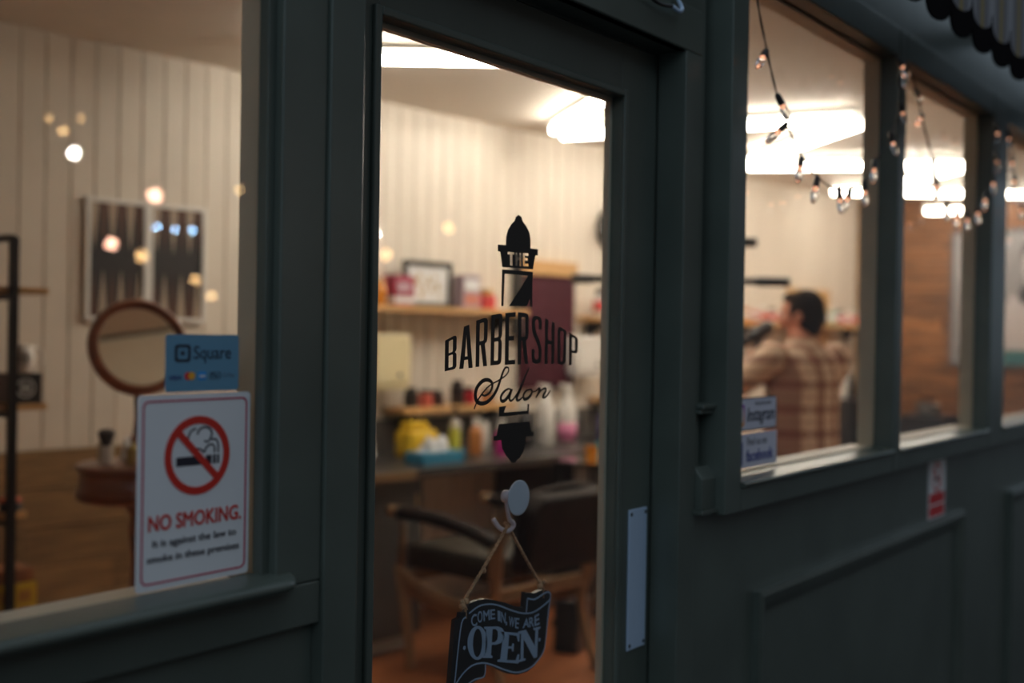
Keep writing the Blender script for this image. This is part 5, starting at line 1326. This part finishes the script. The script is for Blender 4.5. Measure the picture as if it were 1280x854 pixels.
obj('cable', MB().tube(smooth2([(1.55, -0.012, 2.12), (1.66, -0.014, 2.08), (1.752, -0.016, 2.048), (1.79, -0.017, 2.044), (1.825, -0.018, 2.049)], 5), 0.0035, 8), BLACKP, cbh, smooth=True)
obj('hook', MB().tube(smooth2([(1.825, -0.018, 2.049), (1.845, -0.022, 2.044), (1.86, -0.018, 2.055), (1.852, -0.01, 2.075)], 5), 0.004, 8), STEEL, cbh, smooth=True)

# ------------------------------------------------------------------ scalloped awning over the right-hand windows
AW = bpy.data.materials.new('striped_awning_canvas'); AW.use_nodes = True
nt = AW.node_tree; ab_ = nt.nodes['Principled BSDF']; ab_.inputs['Roughness'].default_value = 0.9
at_ = nt.nodes.new('ShaderNodeTexCoord'); as_ = nt.nodes.new('ShaderNodeSeparateXYZ'); am_ = nt.nodes.new('ShaderNodeMath'); am_.operation = 'MULTIPLY'; am_.inputs[1].default_value = 1 / 0.17
af = nt.nodes.new('ShaderNodeMath'); af.operation = 'FRACT'; ar = nt.nodes.new('ShaderNodeValToRGB'); ar.color_ramp.interpolation = 'CONSTANT'
nt.links.new(at_.outputs['Object'], as_.inputs[0]); nt.links.new(as_.outputs['X'], am_.inputs[0]); nt.links.new(am_.outputs[0], af.inputs[0]); nt.links.new(af.outputs[0], ar.inputs[0]); nt.links.new(ar.outputs[0], ab_.inputs['Base Color'])
cr_ = ar.color_ramp
cr_.elements[0].position = 0.0; cr_.elements[0].color = (0.24, 0.25, 0.28, 1)
cr_.elements[1].position = 0.30; cr_.elements[1].color = (0.15, 0.15, 0.17, 1)
for p_, c_ in ((0.45, (0.24, 0.19, 0.08, 1)), (0.55, (0.15, 0.15, 0.17, 1)), (0.70, (0.24, 0.25, 0.28, 1))):
    e_ = cr_.elements.new(p_); e_.color = c_
aw = thing('awning', 'striped awning with dark scalloped valance over the right windows', 'awning', (2.2, -0.30, 0))
NX = 22; SW = 0.17
low_, hi_ = [], []
for i in range(NX * 8 + 1):
    x = i * SW / 8
    z = 2.175 - 0.05 * abs(math.sin(PI * i / 8)) ** 0.7
    low_.append((x, z))
vl = MB()
def strip(m, lo, hi, y, wav):
    v, fs = [], []
    for i, ((x, z0), (x1_, z1)) in enumerate(zip(lo, hi)):
        yy = y + wav * math.sin(2 * PI * x / SW)
        v += [(x, yy, z0), (x, yy, z1), (x, yy + 0.004, z0), (x, yy + 0.004, z1)]
    for i in range(len(lo) - 1):
        o, q = i * 4, i * 4 + 4
        fs += [(o, o + 1, q + 1, q), (o + 2, q + 2, q + 3, o + 3), (o, q, q + 2, o + 2), (o + 1, o + 3, q + 3, q + 1)]
    return m.add(v, fs)
mid = [(x, z + 0.055) for x, z in low_]
obj('valance', strip(MB(), mid, [(x, 2.46) for x, z in low_], 0, 0.006), AW, aw, smooth=False)
obj('scalloped_border', strip(MB(), low_, [(x, z + 0.06) for x, z in low_], -0.002, 0.006), mat('dark_border_cloth', (0.012, 0.011, 0.012), 1.0, spec=0.0), aw)
obj('cassette', MB().prism([(0.0, 2.46), (-0.02, 2.50), (-0.01, 2.56), (0.05, 2.58), (0.09, 2.55), (0.09, 2.46)], 0.0, NX * SW, 'x'), PAINT, aw)
for x in (0.3, 1.9, 3.4): obj('bracket', MB().box(x, x + 0.04, 0.0905, 0.278, 2.48, 2.54), PAINT, aw)
obj('front_bar', MB().tube([(0, 0.01, 2.455), (NX * SW, 0.01, 2.455)], 0.012, 10), BLACKM, aw, smooth=True)

# ------------------------------------------------------------------ small street lamps across the road, seen mirrored in the glass
def lamp_mat(nm, c_, e_): return mat(nm, c_, 0.4, emit=c_, estr=e_)
LW = lamp_mat('cool_white_lamp', (1.0, 0.95, 0.85), 200.0); LA = lamp_mat('warm_amber_lamp', (1.0, 0.6, 0.25), 26.0); LP = lamp_mat('pink_lamp', (1.0, 0.5, 0.35), 50.0); LBL = lamp_mat('blue_white_lamp', (0.35, 0.65, 1.0), 90.0)
def street_lamp(x, z, m, r, grp, where):
    t_ = thing('festoon_lamp', '%s street lamp mirrored %s' % (grp, where), 'lamp', (x, -7.94, z), 0, grp + ' lamps across the street')
    obj('bulb', MB().ball((0, 0, 0), r, 10, 7), m, t_, smooth=True)
    obj('bracket', MB().box(-0.012, 0.012, -1.06, -r * 0.9, -0.012, 0.012), BLACKM, t_)
WHERE = iter(('above and left of the backgammon board, the brightest', 'on the top edge of the backgammon board', 'just above the card sticker', 'in the left half of the backgammon board', 'in the right half of the backgammon board, first of three blue', 'in the right half of the backgammon board, middle of three blue', 'in the right half of the backgammon board, last of three blue',
    'just above the brightest white one', 'top left of the small trio over the white one', 'top right of the small trio over the white one', 'on the boards above the door emblem', 'over the gift box on the upper shelf', 'at the left edge of the door glass', 'right of the backgammon board, low', 'at the right edge of the left window', 'on the middle bar of the backgammon board'))
for x, z, m, r, g in ((5.6, 2.95, LW, 0.04, 'cool white'), (6.43, 2.67, LP, 0.06, 'pink'), (7.09, 1.76, LA, 0.035, 'amber'), (5.98, 2.19, LP, 0.05, 'pink'), (6.46, 2.38, LBL, 0.02, 'blue'), (6.66, 2.37, LBL, 0.02, 'blue'), (6.86, 2.38, LBL, 0.02, 'blue'),
                      (5.50, 3.13, LA, 0.03, 'amber'), (5.36, 3.22, LA, 0.02, 'amber'), (5.66, 3.26, LA, 0.02, 'amber'), (10.74, 2.73, LA, 0.05, 'amber'), (9.64, 2.33, LA, 0.05, 'amber'), (9.47, 2.55, LW, 0.03, 'cool white'), (6.9, 1.91, LA, 0.04, 'amber'), (7.42, 2.83, LA, 0.03, 'amber'), (6.3, 2.1, LA, 0.05, 'amber')):
    street_lamp(x, z, m, r, g, next(WHERE))
